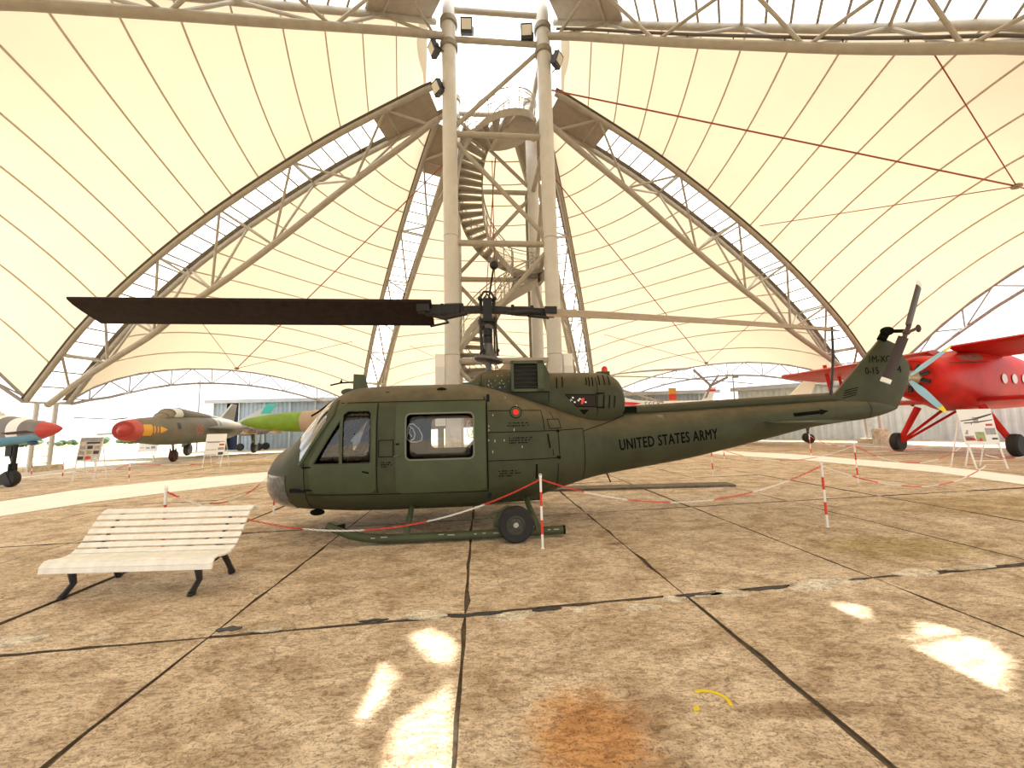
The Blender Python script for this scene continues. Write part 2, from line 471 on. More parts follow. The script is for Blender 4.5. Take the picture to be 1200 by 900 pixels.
for q in ([(-12.9, 9.3), (-12.9, 11.9), (-11.674, 13.706), (-9.152, 15.854), (-5.2, 18.4), (-4.4, 16.2), (-7.579, 13.144), (-9.331, 10.978), (-10.138, 9.573), (-10.6, 7.9), (-11.5, 7.0), (-13.0, 7.6)],
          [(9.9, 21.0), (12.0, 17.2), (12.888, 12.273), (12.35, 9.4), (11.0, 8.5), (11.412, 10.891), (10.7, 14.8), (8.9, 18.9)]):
    flat(q, 0.009, 0.006).build('sun_band_paint', M_sunband, floor, False)  # flat strips whose pale colour paints the sunlit bands
rnd = random.Random(11)
for (x, y, rx, ry) in ((-2.058, 3.40, .12, .05), (-0.80, 3.56, .16, .06), (-0.051, 3.50, .16, .05), (1.077, 3.60, .13, .05), (1.398, 3.75, .10, .05), (1.95, 3.83, .15, .06), (1.72, 3.80, .12, .04), (2.975, 4.02, .30, .05), (2.72, 3.90, .25, .035), (4.037, 4.20, .22, .06), (-3.976, 3.30, .16, .09), (-3.3, 3.32, .1, .03), (0.55, 3.58, .09, .03), (4.7, 4.30, .3, .04)):
    a0 = rnd.random() * 6
    rx *= 1.15; ry *= 1.25
    pts = [(x + rx * (1 + .25 * math.sin(3 * t + a0)) * math.cos(t) , y + ry * (1 + .3 * math.sin(2 * t + a0)) * math.sin(t) + 0.13 * rx * math.cos(t)) for t in [2 * PI * k / 14 for k in range(14)]]
    flat(pts, 0.007, 0.01).build('repair_patch', M_patch, floor, False)
for (x, y, rx, ry) in ((-2.35, 3.40, .10, .035), (-.35, 3.54, .22, .022), (0.25, 3.60, .13, .02), (1.62, 3.80, .2, .018), (2.35, 3.90, .2, .016), (-1.2, 3.48, .12, .018), (3.3, 4.05, .08, .02)):
    pts = [(x + rx * math.cos(t), y + ry * math.sin(t) * (1 + .4 * math.sin(5 * t)) + 0.13 * rx * math.cos(t)) for t in [2 * PI * k / 12 for k in range(12)]]
    flat(pts, 0.010, 0.012).build('tar_patch', M_tar, floor, False)
# yellow marking arc and dash
arc = [(1.08 + 0.115 * math.cos(t), 2.43 + 0.10 * math.sin(t)) for t in [math.radians(-25 + 13 * k) for k in range(12)]]
inn = [(1.08 + 0.095 * math.cos(t), 2.43 + 0.08 * math.sin(t)) for t in [math.radians(-25 + 13 * k) for k in range(12)]]
flat(arc + inn[::-1], 0.004).build('paint_mark', M_yellow, floor, False)
flat([(0.955, 2.36), (0.99, 2.365), (1.0, 2.395), (0.965, 2.39)], 0.004).build('paint_mark', M_yellow, floor, False)
# long steel plate lying behind the helicopter
tag(MB().box((0, 0, 0.025), (4.4, 0.45, 0.05)).build('timber_plank', mat('weathered plank', (0.16, 0.13, 0.09), 0.9, 0, 0.3, 6)), 'long grey weathered plank lying on the floor behind the tail of the green helicopter', 'plank').location = (3.0, 9.75, 0.0)
tag(MB().prism([(-120, 0), (160, 0), (160, 90), (-120, 90)], -0.02, 0.02).build('field', M_grass, None, False), 'dry yellow green grass field beyond the concrete apron', 'field', kind='structure').location = (0, 62, 0)

# ------------------------------------------------------------------ roof arches
TC = Vector((-0.43, 15.8, 0)); TROT = math.radians(5.5)
_ur = [2.6, 5, 7, 9, 11, 13, 15, 17, 19, 20.5, 21.5, 22.4]; _uz = [15.8, 14.9, 14.1, 13.15, 12.1, 10.95, 9.65, 8.15, 6.40, 4.70, 3.50, 2.5]
_lr = [2.6, 3, 7, 9.9, 12.5, 14.8, 16.2, 18.1, 20.3, 21.9, 22.4]; _lz = [15.0, 14.7, 12.2, 10.2, 8.55, 7.2, 6.2, 5.2, 4.0, 2.95, 2.6]
up14, lo14 = hermite(_ur, _uz), hermite(_lr, _lz)
lo5 = hermite([2.3, 3.86, 6.15, 8.42, 10.23, 11.7, 12.93, 16.3, 19.3, 21.8, 22.4], [16.45, 15.67, 14.45, 13.22, 12.26, 11.47, 10.8, 8.3, 5.5, 3.2, 2.6])
lo6 = hermite([2.3, 3.8, 5.62, 7.2, 9.45, 11.31, 12.88, 14.22, 17.3, 20.3, 21.8, 22.4], [16.75, 15.89, 14.77, 13.81, 12.49, 11.42, 10.59, 9.9, 7.4, 4.5, 3.1, 2.6])
class Arch: pass
ARCH = []
def make_arch(az, O, up, lo, label):
    a = Arch(); a.d = Vector((math.cos(math.radians(az)), math.sin(math.radians(az)), 0)); a.n = Vector((-a.d.y, a.d.x, 0)); a.O = Vector(O); a.up = up; a.lo = lo; a.label = label
    a.chord = lambda r, off: a.O + a.d * r + a.n * off + Vector((0, 0, up(r)))
    a.low = lambda r: a.O + a.d * r + Vector((0, 0, lo(r)))
    ARCH.append(a); return a
HW = 0.8
make_arch(-29.2, Vector((1.57, 14.15, 0)) - Vector((math.cos(math.radians(-29.2)), math.sin(math.radians(-29.2)), 0)) * 2.3, lambda r: lo6(r) + 1.35 * min(1, (23.5 - r) / 6), lo6, 'steel roof arch reaching over the camera from the tower column with the cable rail')
make_arch(18.2, TC, up14, lo14, 'steel roof arch with a bright clear strip running down behind the green helicopter tail')
make_arch(73, TC + Vector((0.86, -0.25, 0)), up14, lo14, 'steep narrow roof arch seen just behind the stair tower next to its downpipe')
make_arch(120.5, TC + Vector((-0.75, -0.43, 0)), up14, lo14, 'steep narrow roof arch behind the tower crossing above the helicopter cabin')
make_arch(172.3, TC, up14, lo14, 'long steel roof arch with a clear strip ending beside the camouflaged jets')
make_arch(216, Vector((-2.08, 13.8, 0)) - Vector((math.cos(math.radians(216)), math.sin(math.radians(216)), 0)) * 2.3, lambda r: lo5(r) + 1.35 * min(1, (23.5 - r) / 6), lo5, 'steel roof arch reaching over the camera above the white bench')
NU = [4.6, 8.9, 12.3, 15.3, 17.9, 20.0]; NL = [2.9, 6.4, 10.3, 13.3, 16.2, 18.6, 20.6, 21.7]
for ai, a in enumerate(ARCH):
    root = thing('roof_arch', a.label, 'truss', tuple(TC)); root['group'] = 'roof arches'
    W = -TC
    def P(v): return v + W
    rs = [2.5 + (21.75 - 2.5) * k / 44 for k in range(45)]
    for off in (-HW, HW):
        MB().poly([P(a.chord(r, off)) for r in rs], 0.125, 10).build('upper_chord', M_steel, root)
        MB().poly([P(a.chord(r, off * 1.13) + Vector((0, 0, 0.10))) for r in rs], 0.06, 6).build('clamp_rail', M_dark, root)
        mb = MB()                                   # inner ledge of the glazing
        for k in range(len(rs) - 1):
            A0, A1, B0, B1 = a.chord(rs[k], off * 0.92), a.chord(rs[k + 1], off * 0.92), a.chord(rs[k], off * 0.66), a.chord(rs[k + 1], off * 0.66)
            z = Vector((0, 0, 0.10)); z2 = Vector((0, 0, 0.13))
            mb.add([P(q) for q in (A0 + z, A1 + z, B1 + z, B0 + z, A0 + z2, A1 + z2, B1 + z2, B0 + z2)], [(0, 1, 2, 3), (4, 5, 6, 7), (0, 3, 7, 4), (1, 2, 6, 5), (2, 3, 7, 6)])
        if ai not in (0, 5) and (off * (-1 if ai in (3, 4, 5) else 1) > 0 or ai in (2,)): mb.build('glazing_ledge', M_steel_d, root)
    MB().poly([P(a.low(r)) for r in rs if r < 22.2], 0.135, 10).build('lower_chord', M_steel, root)
    for r in NU:
        nl = sorted(NL, key=lambda q: abs(q - r))[:2]
        for off in (-HW, HW):
            for q in nl: MB().tube(P(a.chord(r, off)), P(a.low(q)), 0.055, 8).build('strut', M_steel, root)
        MB().tube(P(a.chord(r, -HW)), P(a.chord(r, HW)), 0.05, 8).build('cross_tube', M_steel, root)
    r = 5.2
    mb = MB()
    for (x0, x1) in ((2.7, 3.5), (3.5, 4.3), (4.3, 5.2)):
        mb.add([P(a.chord(x0, -HW)), P(a.chord(x1, -HW)), P(a.chord(x1, HW)), P(a.chord(x0, HW))], [(0, 1, 2, 3)])
    mb.build('cover_sheet', M_brown, root)
    k = 0
    while r < 21.5:
        s = 0.62 if r < 15 else 0.56
        z = Vector((0, 0, 0.19))
        q = [a.chord(r, -HW * 1.14) + z, a.chord(min(21.7, r + s), -HW * 1.14) + z, a.chord(min(21.7, r + s), HW * 1.14) + z, a.chord(r, HW * 1.14) + z]
        MB().add([P(v) for v in q], [(0, 1, 2, 3)]).build('glazing_sheet', M_clear, root, False)
        MB().tube(P(a.chord(r, -HW) + Vector((0, 0, .12))), P(a.chord(r, HW) + Vector((0, 0, .12))), 0.042, 6).build('glazing_bar', M_steel_d, root)
        r += s
    # pylon at the foot
    e = a.O + a.d * 21.8
    root2 = thing('arch_pylon', 'ladder pylon carrying the foot of a steel roof arch at the tent edge', 'pylon', (e.x, e.y, 0), math.radians(0) + math.atan2(a.d.y, a.d.x), group='arch pylons')
    for y in (-0.35, 0.35): MB().tube((0.12, y, 0.12), (0, y, 3.2), 0.09, 10).build('post', M_col, root2)
    MB().tube((0, -0.9, 3.2), (0, 0.9, 3.2), 0.08, 8).build('cross_beam', M_col, root2)
    for z in [0.35 + 0.33 * k for k in range(8)]: MB().tube((0.1, -0.35, z), (0.1, 0.35, z), 0.022, 6).build('rung', M_col, root2)
    MB().box((0.1, 0, 0.13), (0.8, 1.3, 0.26)).build('footing', M_patch, root2)
    a.foot = root2; root2['label'] = ('ladder pylon at the foot of the front arch with the cable rail', 'ladder pylon seen behind the landing gear of the red biplane', 'ladder pylon at the foot of the arch right of the tower', 'ladder pylon at the foot of the steep arch above the helicopter cabin', 'ladder pylon of the roof arch foot behind the grey and white jet', 'ladder pylon at the foot of the front arch above the white bench')[ai]
# cable rail on the front arch
a = ARCH[0]
root = thing('cable_rail', 'thin dark cable rail clipped along the lower tube of the front roof arch', 'rail', tuple(TC))
rs = [2.9 + k * 0.5 for k in range(30)]
MB().poly([a.low(r) - TC + Vector((0, 0, 0.27)) - a.n * 0.05 for r in rs], 0.045, 8).build('cable_tray', mat('dark bronze', (0.10, 0.08, 0.06), 0.6), root)
for r in [3.6 + 1.25 * k for k in range(11)]: MB().tube(a.low(r) - TC + Vector((0, 0, 0.06)) - a.n * 0.05, a.low(r) - TC + Vector((0, 0, 0.3)) - a.n * 0.05, 0.018, 6).build('clip', M_black, root)

# ------------------------------------------------------------------ membrane roof
ceiling = thing('ceiling', 'cream translucent tent membrane in seamed strips between the steel arches', None, kind='structure')
SUN_SPOTS = [  # wanted spots of sun on the floor; the added crown cap is cut open for them
    [(-1.05, 2.60), (-1.06, 2.85), (-.92, 2.90), (-.80, 2.78), (-.81, 2.5), (-.86, 2.33), (-.96, 2.37)],
    [(-.83, 3.28), (-.73, 3.34), (-.48, 3.15), (-.46, 2.86), (-.58, 2.86), (-.73, 3.08)],
    [(-.70, 2.30), (-.63, 2.40), (-.54, 2.45), (-.47, 2.64), (-.41, 2.55), (-.33, 2.03), (-.36, 1.6), (-.62, 1.6), (-.63, 2.04)],
    [(2.72, 3.02), (2.90, 3.05), (3.06, 3.24), (3.22, 3.16), (3.27, 2.92), (3.12, 2.66), (2.93, 2.54), (2.68, 2.42), (2.72, 2.53), (2.70, 2.68)],
    [(2.58, 3.48), (2.81, 3.60), (2.94, 3.52), (2.88, 3.40), (2.66, 3.32)]]
def inside(x, y, q):
    c = False; j = len(q) - 1
    for i in range(len(q)):
        if (q[i][1] > y) != (q[j][1] > y) and x < (q[j][0] - q[i][0]) * (y - q[i][1]) / (q[j][1] - q[i][1]) + q[i][0]: c = not c
        j = i
    return c
MB().grid(lambda u, v: Vector((TC.x + 3.0 * math.cos(u), TC.y + 3.0 * math.sin(u), v)), [math.radians(2 + 176 * k / 40) for k in range(41)], [15.7, 18.1]).build('added_sun_skirt', M_clear, ceiling)  # added ring of sheet that keeps stray sun from leaking in under the cap
S0, S1 = 2.75, 21.7
def sector(A, B, edge_z, bulge, front=False):
    def fn(s, t):
        r = S0 + (S1 - S0) * s
        pa, pb = A.chord(r, HW * 1.1) + Vector((0, 0, .14)), B.chord(r, -HW * 1.1) + Vector((0, 0, .14))
        k = 4 * t * (1 - t)
        if front:
            a0, a1 = math.atan2(pa.y - TC.y, pa.x - TC.x), math.atan2(pb.y - TC.y, pb.x - TC.x)
            if a0 < a1: a0 += 2 * PI
            # from arch A at the west going south to arch B at the east
            an = a0 + (a1 + 2 * PI - a0) * t; rr = (pa - TC).xy.length * (1 - t) + (pb - TC).xy.length * t
            return Vector((TC.x + rr * math.cos(an), TC.y + rr * math.sin(an), pa.z * (1 - t) + pb.z * t + k * s ** 3 * 2.0))
        p = pa.lerp(pb, t); q = p - TC; f = 1 + bulge * k * s * s
        return Vector((TC.x + q.x * f, TC.y + q.y * f, p.z + k * (edge_z * s ** 3 - 0.35 * 4 * s * (1 - s))))
    return fn
NS = 15
def build_sector(A, B, edge_z, bulge, front=False, hole=False):
    fn = sector(A, B, edge_z, bulge, front)
    ts = [k / 14 for k in range(15)]
    for k in range(NS):
        s0, s1 = k / NS, (k + 1) / NS
        if hole and k < 8:
            us = [s0 + (s1 - s0) * i / 14 for i in range(15)]; tt = [i / 150 for i in range(151)]
            def keep(s, t):
                p = fn(s, t); g = p - SUN_DIR * (p.z / SUN_DIR.z)
                return not any(inside(g.x, g.y, q) for q in SUN_SPOTS)
        else:
            us = [s0 + (s1 - s0) * i / 3 for i in range(4)]; tt = ts; keep = None
        MB().grid(lambda u, v: fn(u, v), us, tt, keep).build('fabric_strip', M_cloth, ceiling, True, 3.0)
        mb = MB(); n = 28; vs = []
        for i in range(n + 1):
            t = i / n; p = fn(s0, t); q = fn(min(1, s0 + 0.0024), t); dn = Vector((0, 0, 0.012))
            vs += [p - dn, q - dn, p - dn * 3, q - dn * 3]
        fs = []
        for i in range(n): fs += [(4 * i + 2, 4 * i + 3, 4 * i + 7, 4 * i + 6), (4 * i, 4 * i + 1, 4 * i + 5, 4 * i + 4), (4 * i, 4 * i + 2, 4 * i + 6, 4 * i + 4), (4 * i + 1, 4 * i + 3, 4 * i + 7, 4 * i + 5)]
        if k: mb.add(vs, fs).build('seam', M_seam, ceiling)
    return fn
FN = {}
def crown(u, v):
    a = 2 * PI * v; r = 0.15 + 2.98 * u
    return Vector((TC.x + r * math.cos(a), TC.y + r * math.sin(a), 18.6 - 0.55 * u * u))
def crown_keep(u, v):
    p = crown(u, v); g = p - SUN_DIR * (p.z / SUN_DIR.z)
    return not any(inside(g.x, g.y, q) for q in SUN_SPOTS)
MB().grid(crown, [i / 60 for i in range(61)], [i / 240 for i in range(241)], crown_keep).build('added_crown_cap', M_clear, ceiling, True, 3.0)  # added cap that lets direct sun through only at the cut spots
FN['right'] = build_sector(ARCH[0], ARCH[1], 5.2, 0.15)
FN['back_right'] = build_sector(ARCH[1], ARCH[2], 2.6, 0.17)
FN['back'] = build_sector(ARCH[2], ARCH[3], 2.6, 0.15)
FN['back_left'] = build_sector(ARCH[3], ARCH[4], 2.6, 0.17)
FN['left'] = build_sector(ARCH[4], ARCH[5], 5.6, 0.15)
FN['front'] = build_sector(ARCH[5], ARCH[0], 0, 0, True, False)
# edge trusses between the arch feet
for nm, lab in (('right', 'thin edge truss of the tent above the red biplane'), ('back_right', 'thin edge truss of the tent seen above the hangar behind the helicopter tail'), ('back', 'thin edge truss of the tent hidden behind the tower'), ('back_left', 'thin edge truss of the tent above the camouflaged jet'), ('left', 'thin edge truss of the tent at the open side above the grey and white jet')):
    fn = FN[nm]; root = thing('edge_truss', lab, 'truss', tuple(TC), group='tent edge trusses')
    n = 16; T = [fn(1.0, i / n) - TC for i in range(n + 1)]; Bm = [T[i] - Vector((0, 0, 0.25 + 0.75 * min(1, 8 * (i / n) * (1 - i / n)))) for i in range(n + 1)]
    MB().poly(T, 0.075, 6).build('top_chord', M_thin, root); MB().poly(Bm, 0.075, 6).build('bottom_chord', M_thin, root)
    for i in range(0, n, 2):
        for (p, q) in ((T[i], Bm[i + 1]), (Bm[i + 1], T[i + 2])): MB().tube(p, q, 0.032, 5).build('web_rod', M_thin, root)
        MB().tube(T[i + 1], Bm[i + 1], 0.032, 5).build('web_rod', M_thin, root)
# tie rods with their hubs
def rods(nm, s, top, lab, sides, down):
    fn = FN[nm]; h = fn(s, 0.5) - Vector((0, 0, 0.35))
    root = thing('tie_rod', lab, 'rod', tuple(h), group='red tie rods')
    MB().tube((0, 0, 0), Vector(top) - h, 0.03, 6).build('main_rod', M_redrod, root)
    MB().sphere((0, 0, 0), 0.16, 10, 6, (1, 1, .6)).build('hub', M_steel_d, root)
    for t, ss in sides: MB().tube((0, 0, 0), fn(ss, t) - h - Vector((0, 0, .1)), 0.018, 6).build('side_rod', M_redrod, root)
    for p in down: MB().tube((0, 0, 0), Vector(p) - h, 0.02, 6).build('side_rod', M_redrod, root)
rods('right', 0.83, (1.7, 14.3, 14.6), 'long red brown tie rod from the floodlight column to the hub above the red biplane', [(0.96, 0.55), (0.04, 0.55)], [tuple(FN['right'](1.0, .5) - Vector((0, 0, 1)))])
rods('back_right', 0.97, (1.4, 17.7, 14.3), 'red brown tie rod meeting its hub above the far hangar by the helicopter tail', [(0.9, 0.75), (0.1, 0.78)], [])
rods('back', 0.97, (-0.5, 17.7, 14.3), 'red brown tie rod behind the stair tower', [(0.9, 0.78), (0.1, 0.78)], [])
rods('back_left', 0.97, (-2.3, 17.3, 14.3), 'red brown tie rod meeting its hub above the camouflaged jet', [(0.9, 0.75), (0.1, 0.78)], [])

# ------------------------------------------------------------------ tower
tower = thing('tower', 'four column steel tower in the middle of the tent', 'tower', tuple(TC), TROT)
C = 1.83
CORN = [(-C, -C), (C, -C), (C, C), (-C, C)]
for (x, y) in CORN:
    o = MB().lathe([(0.27, 0.02), (0.27, 17.0), (0.25, 17.0), (0.25, 18.3)], Matrix.Translation((x, y, 0)), 24).build('column', M_col, tower)
    MB().lathe([(0.42, 0), (0.42, 0.05), (0.30, 0.06)], Matrix.Translation((x, y, 0)), 20).build('base_plate', M_steel_d, tower)
    for z in (4.05, 8.4): MB().lathe([(0.275, z), (0.282, z + .01), (0.275, z + .02)], Matrix.Translation((x, y, 0)), 24, False).build('weld_band', M_steel_d, tower)
    for z in (16.1, 17.1): MB().lathe([(0.27, z - .22), (0.34, z - .2), (0.34, z), (0.27, z + .02)], Matrix.Translation((x, y, 0)), 24, False).build('collar', M_steel_d, tower)
LV = [3.85, 8.2, 12.45, 16.35]
for k in range(4):
    (x0, y0), (x1, y1) = CORN[k], CORN[(k + 1) % 4]
    for z in LV: MB().tube((x0, y0, z), (x1, y1, z), 0.11, 12).build('cross_beam', M_steel, tower)
    for b in range(4):
        za, zb = ([0.2] + LV)[b] + (0.1 if b else 0), LV[b] - 0.1
        if b % 2 == 0: za, zb = zb, za
        if k == 0 and b == 3: zb -= 0.0
        MB().tube((x0, y0, za), (x1, y1, zb), 0.085, 10).build('brace', M_steel, tower)
MB().tube((-C, -C, 17.6), (C, -C, 17.6), 0.11, 12).build('cross_beam', M_steel, tower)
MB().tube((C - 0.25, C + 0.35, 0.02), (C - 0.25, C + 0.35, 12.5), 0.09, 10).build('downpipe', M_steel_d, tower)
MB().tube((-0.2, -0.6, 0.1), (-0.2, -0.6, 12.3), 0.018, 6).build('lightning_rod', M_redrod, tower)
for (x, y, lab) in ((-C - 0.42, -C + 0.05, 'l'), (C + 0.5, -C + 0.2, 'r')):
    cab = tag(MB().box((0, 0, 0), (0.34, 0.34, 2.5)).build('cable_cabinet', M_white), 'tall white cable cabinet standing against the tower column above the helicopter ' + ('cabin roof' if lab == 'l' else 'engine cowling'), 'cabinet')
    p = Matrix.Translation(TC) @ Matrix.Rotation(TROT, 4, 'Z') @ Vector((x, y, 1.25 + 1.6)); cab.location = p; cab.rotation_euler.z = TROT
    MB().box((0, -0.18, -0.2), (0.30, 0.02, 2.0)).build('door', mat('pale grey paint', (.7, .72, .72), .5), cab, False)
    MB().box((0, 0, -2.05), (0.2, 0.2, 1.6)).build('pedestal', M_steel_d, cab, False)

# spiral stairs
stair = thing('spiral_staircase', 'open steel spiral staircase winding up inside the tower', 'staircase', (TC.x, TC.y, 0), TROT)
RI, RO = 0.62, 1.62
_th = hermite([0, 4.4, 7.6, 9.2, 11.0, 12.5, 13.1, 14.8, 15.2], [-2.35 * PI, -PI, 0, .60 * PI, PI, 1.20 * PI, 1.36 * PI, 2 * PI, 2.05 * PI])
def th(z): return _th(z)
tb = MB()
da = math.radians(12.4)
vs = []
for z0, z1 in ((-0.05, 0.0),):
    for r_, a_ in ((RI, -da / 2), (RO, -da / 2), (RO, da / 2), (RI, da / 2)):
        vs += [(r_ * math.cos(a_), r_ * math.sin(a_), z0), (r_ * math.cos(a_), r_ * math.sin(a_), z1)]
tb.add(vs, [(0, 2, 4, 6), (1, 3, 5, 7), (0, 1, 3, 2), (2, 3, 5, 4), (4, 5, 7, 6), (6, 7, 1, 0)])
tb.bar((RI * math.cos(da / 2), -RI * math.sin(da / 2), -0.07), (RO * math.cos(da / 2), -RO * math.sin(da / 2), -0.07), 0.02, 0.13)
tread_me = tb.mesh('tread', M_steel, False)
z = 0.2; ztop = 14.6
while z < ztop:
    link('tread', tread_me, stair, Matrix.Translation((0, 0, z)) @ Matrix.Rotation(th(z), 4, 'Z')); z += 0.265
zs = [0.1 + k * 0.1 for k in range(146)]
for R_ in (RI, RO):
    vs = []
    for q in zs:
        c, s = math.cos(th(q)), math.sin(th(q))
        for rr, dz in ((R_ - .012, -.17), (R_ + .012, -.17), (R_ + .012, .15), (R_ - .012, .15)): vs.append((rr * c, rr * s, q + dz))
    fs = []
    for i in range(len(zs) - 1): fs += [(4 * i + k, 4 * i + (k + 1) % 4, 4 * i + 4 + (k + 1) % 4, 4 * i + 4 + k) for k in range(4)]
    MB().add(vs, fs).build('stringer', M_steel, stair)
    for dz, rr in ((1.05, 0.025), (0.62, 0.016), (0.9, 0.016)):
        MB().poly([(R_ * math.cos(th(q)), R_ * math.sin(th(q)), q + dz) for q in zs[::2]], rr, 6).build('handrail', M_steel, stair)
    for q in zs[::6]: MB().tube((R_ * math.cos(th(q)), R_ * math.sin(th(q)), q), (R_ * math.cos(th(q)), R_ * math.sin(th(q)), q + 1.05), 0.02, 6).build('baluster', M_steel, stair)
    mb = MB(); L = len(zs)
    for sgn in (1, -1):
        for i in range(-8, L, 2):
            pts = []
            for k in range(9):
                ii = i + k if sgn > 0 else i + 8 - k
                if 0 <= ii < L: pts.append((R_ * math.cos(th(zs[ii])), R_ * math.sin(th(zs[ii])), zs[ii] + 0.12 + 0.5 * k / 8))
            if len(pts) > 1: mb.poly(pts, 0.006, 3, False)
    o = mb.build('safety_mesh', M_thin, stair); o['kind'] = 'stuff'
# top landing
def secpoly(a0, a1, r0, r1, n=10):
    return [(r1 * math.cos(a0 + (a1 - a0) * k / n), r1 * math.sin(a0 + (a1 - a0) * k / n)) for k in range(n + 1)] + [(r0 * math.cos(a1 + (a0 - a1) * k / n), r0 * math.sin(a1 + (a0 - a1) * k / n)) for k in range(n + 1)]
a0 = th(14.6)
MB().prism(secpoly(a0, a0 + 2.2, 0.3, 1.75), 14.45, 14.6).build('landing', M_steel, stair, False)
MB().prism(secpoly(PI * 1.22, PI * 1.38, 0.5, 1.7), 12.9, 13.05).build('landing', M_steel, stair, False)
MB().prism(secpoly(-0.45, 0.45, 0.62, 1.9), 7.55, 7.68).build('landing', M_steel_d, stair, False)
for k in range(8):
    an = a0 + 2.2 * k / 7
    MB().tube((1.72 * math.cos(an), 1.72 * math.sin(an), 14.6), (1.72 * math.cos(an), 1.72 * math.sin(an), 15.75), 0.022, 6).build('baluster', M_steel, stair)
for z in (15.0, 15.4, 15.75): MB().poly([(1.72 * math.cos(a0 + 2.2 * k / 14), 1.72 * math.sin(a0 + 2.2 * k / 14), z) for k in range(15)], 0.02, 6).build('handrail', M_steel, stair)
for (zz, an) in ((7.4, 0.0), (4.2, PI), (10.6, PI), (13.8, 0.0)):
    MB().bar((RO * math.cos(an), RO * math.sin(an), zz), (1.9 * math.cos(an), 1.9 * math.sin(an) - 1.7 * 1, zz), 0.16, 0.26).build('bracket', M_steel, stair)

# floodlights on the tower
M_lamp = mat('floodlight glass', (0.62, 0.60, 0.52), 0.25)
def flood(loc, aim, lab, big=1.0):
    root = thing('floodlight', lab, 'floodlight', loc, group=None)
    q = Vector(aim).normalized().to_track_quat('Y', 'Z').to_matrix()
    MB().box((0, 0, 0), (0.40 * big, 0.20, 0.46 * big), rot=q).build('housing', M_black, root, False)
    MB().box(q @ Vector((0, 0.105, 0.03)), (0.32 * big, 0.015, 0.30 * big), rot=q).build('lens', M_lamp, root, False)
    MB().box(q @ Vector((0, -0.15, 0)), (0.26 * big, 0.12, 0.3 * big), rot=q).build('ballast_box', M_black, root, False)
    MB().tube(q @ Vector((-.22 * big, 0, 0)), q @ Vector((-.22 * big, -.25, -.3)), 0.02, 6).build('bracket', M_black, root)
flood((-2.62, 13.62, 15.75), (-.8, -.5, -.45), 'black floodlight on the outer side of the left tower column, upper of the two')
flood((-2.48, 13.62, 14.15), (-.6, -.6, -.5), 'black floodlight low on the tower column just above the clear strip arch')
flood((2.06, 13.9, 15.45), (.75, -.5, -.4), 'black floodlight at the tower column where the red tie rod starts')
flood((-1.38, 13.7, 16.75), (0.05, -1, -.35), 'black floodlight hung inside the left tower column against the glare', 1.15)
flood((0.92, 13.9, 16.65), (-.05, -1, -.35), 'black floodlight hung inside the right tower column against the glare', 1.15)

# ------------------------------------------------------------------ hangars and trees far behind
M_corr = mat('corrugated grey sheet', (0.33, 0.40, 0.46), 0.45, 0.2, 0.10, 1.5)
M_corr2 = mat('pale corrugated sheet', (0.55, 0.60, 0.60), 0.5, 0.2, 0.1, 1.5)
M_roofm = mat('grey roof sheet', (0.40, 0.42, 0.43), 0.5, 0.2, 0.1, 1)
def hangar(p, q, h, depth, lab, m, gaps=()):
    p, q = Vector(p), Vector(q); d = q - p; L = d.length
    root = thing('hangar', lab, 'hangar', (p.x, p.y, 0), math.atan2(d.y, d.x), group='corrugated hangars')
    n = max(2, int(round(L / 1.05))); w = L / n; vs = []
    for k in range(13): x = w * k / 12; y = (0, 0.05, 0.05, 0)[k % 4]; vs += [(x, y, 0), (x, y, h)]
    me = MB().add(vs, [(2 * k, 2 * k + 2, 2 * k + 3, 2 * k + 1) for k in range(12)]).mesh('wall_panel', m, False)
    for i in range(n):
        if i in gaps: continue
        link('wall_panel', me, root, Matrix.Translation((i * w, 0, 0)))
        if i % 2 == 0: MB().box((i * w, -0.04, h / 2), (0.09, 0.08, h)).build('pilaster', M_corr2, root, False)
    for i in gaps:
        MB().box(((i + .5) * w, 0.5, h / 2), (w, 0.05, h)).build('doorway', mat('dark doorway', (.02, .03, .06), .8), root, False)
    MB().box((L / 2, depth / 2, h + 0.08), (L + 0.8, depth + 1.0, 0.14)).build('roof', M_roofm, root, False)
    MB().box((L / 2, -0.55, h + 0.1), (L + 0.9, 0.08, 0.3)).build('fascia', M_roofm, root, False)
    MB().box((L / 2, depth, h / 2), (L, 0.1, h)).build('rear_wall', m, root, False)
    for x in (0, L): MB().box((x, depth / 2, h / 2), (0.1, depth, h)).build('end_wall', m, root, False)
    return root
hangar((-26.2, 34.8), (-11.0, 35.6), 4.1, 9, 'long grey corrugated hangar behind the green nosed jet', M_corr, (1,))
hangar((5.0, 34.5), (17.0, 33.8), 3.8, 9, 'grey corrugated hangar behind the white helicopter', M_corr)
hangar((18.0, 31.5), (31.0, 18.8), 3.75, 9, 'pale corrugated hangar behind the red biplane', M_corr2)
M_leaf = mat('dusty tree leaves', (0.10, 0.16, 0.09), 0.9, 0, 0.4, 1.5); M_trunk = mat('tree trunk', (0.12, 0.09, 0.06), 0.9)
rnd = random.Random(5)
def bush(x, y, h, r, lab):
    root = thing('bush', lab, 'bush', (x, y, 0), group='bushes on the horizon')
    MB().tube((0, 0, 0), (0, 0, h * .6), 0.10, 6, 0.06).build('trunk', M_trunk, root)
    mb = MB()
    for k in range(16):
        a = rnd.random() * 6.28; q = rnd.random() ** .5 * r * .75
        mb.sphere((q * math.cos(a), q * math.sin(a) * .6, h * (.35 + .35 * rnd.random())), h * rnd.uniform(.3, .45), 7, 5, (1.2, 1, .85))
    mb.build('crown', M_leaf, root)
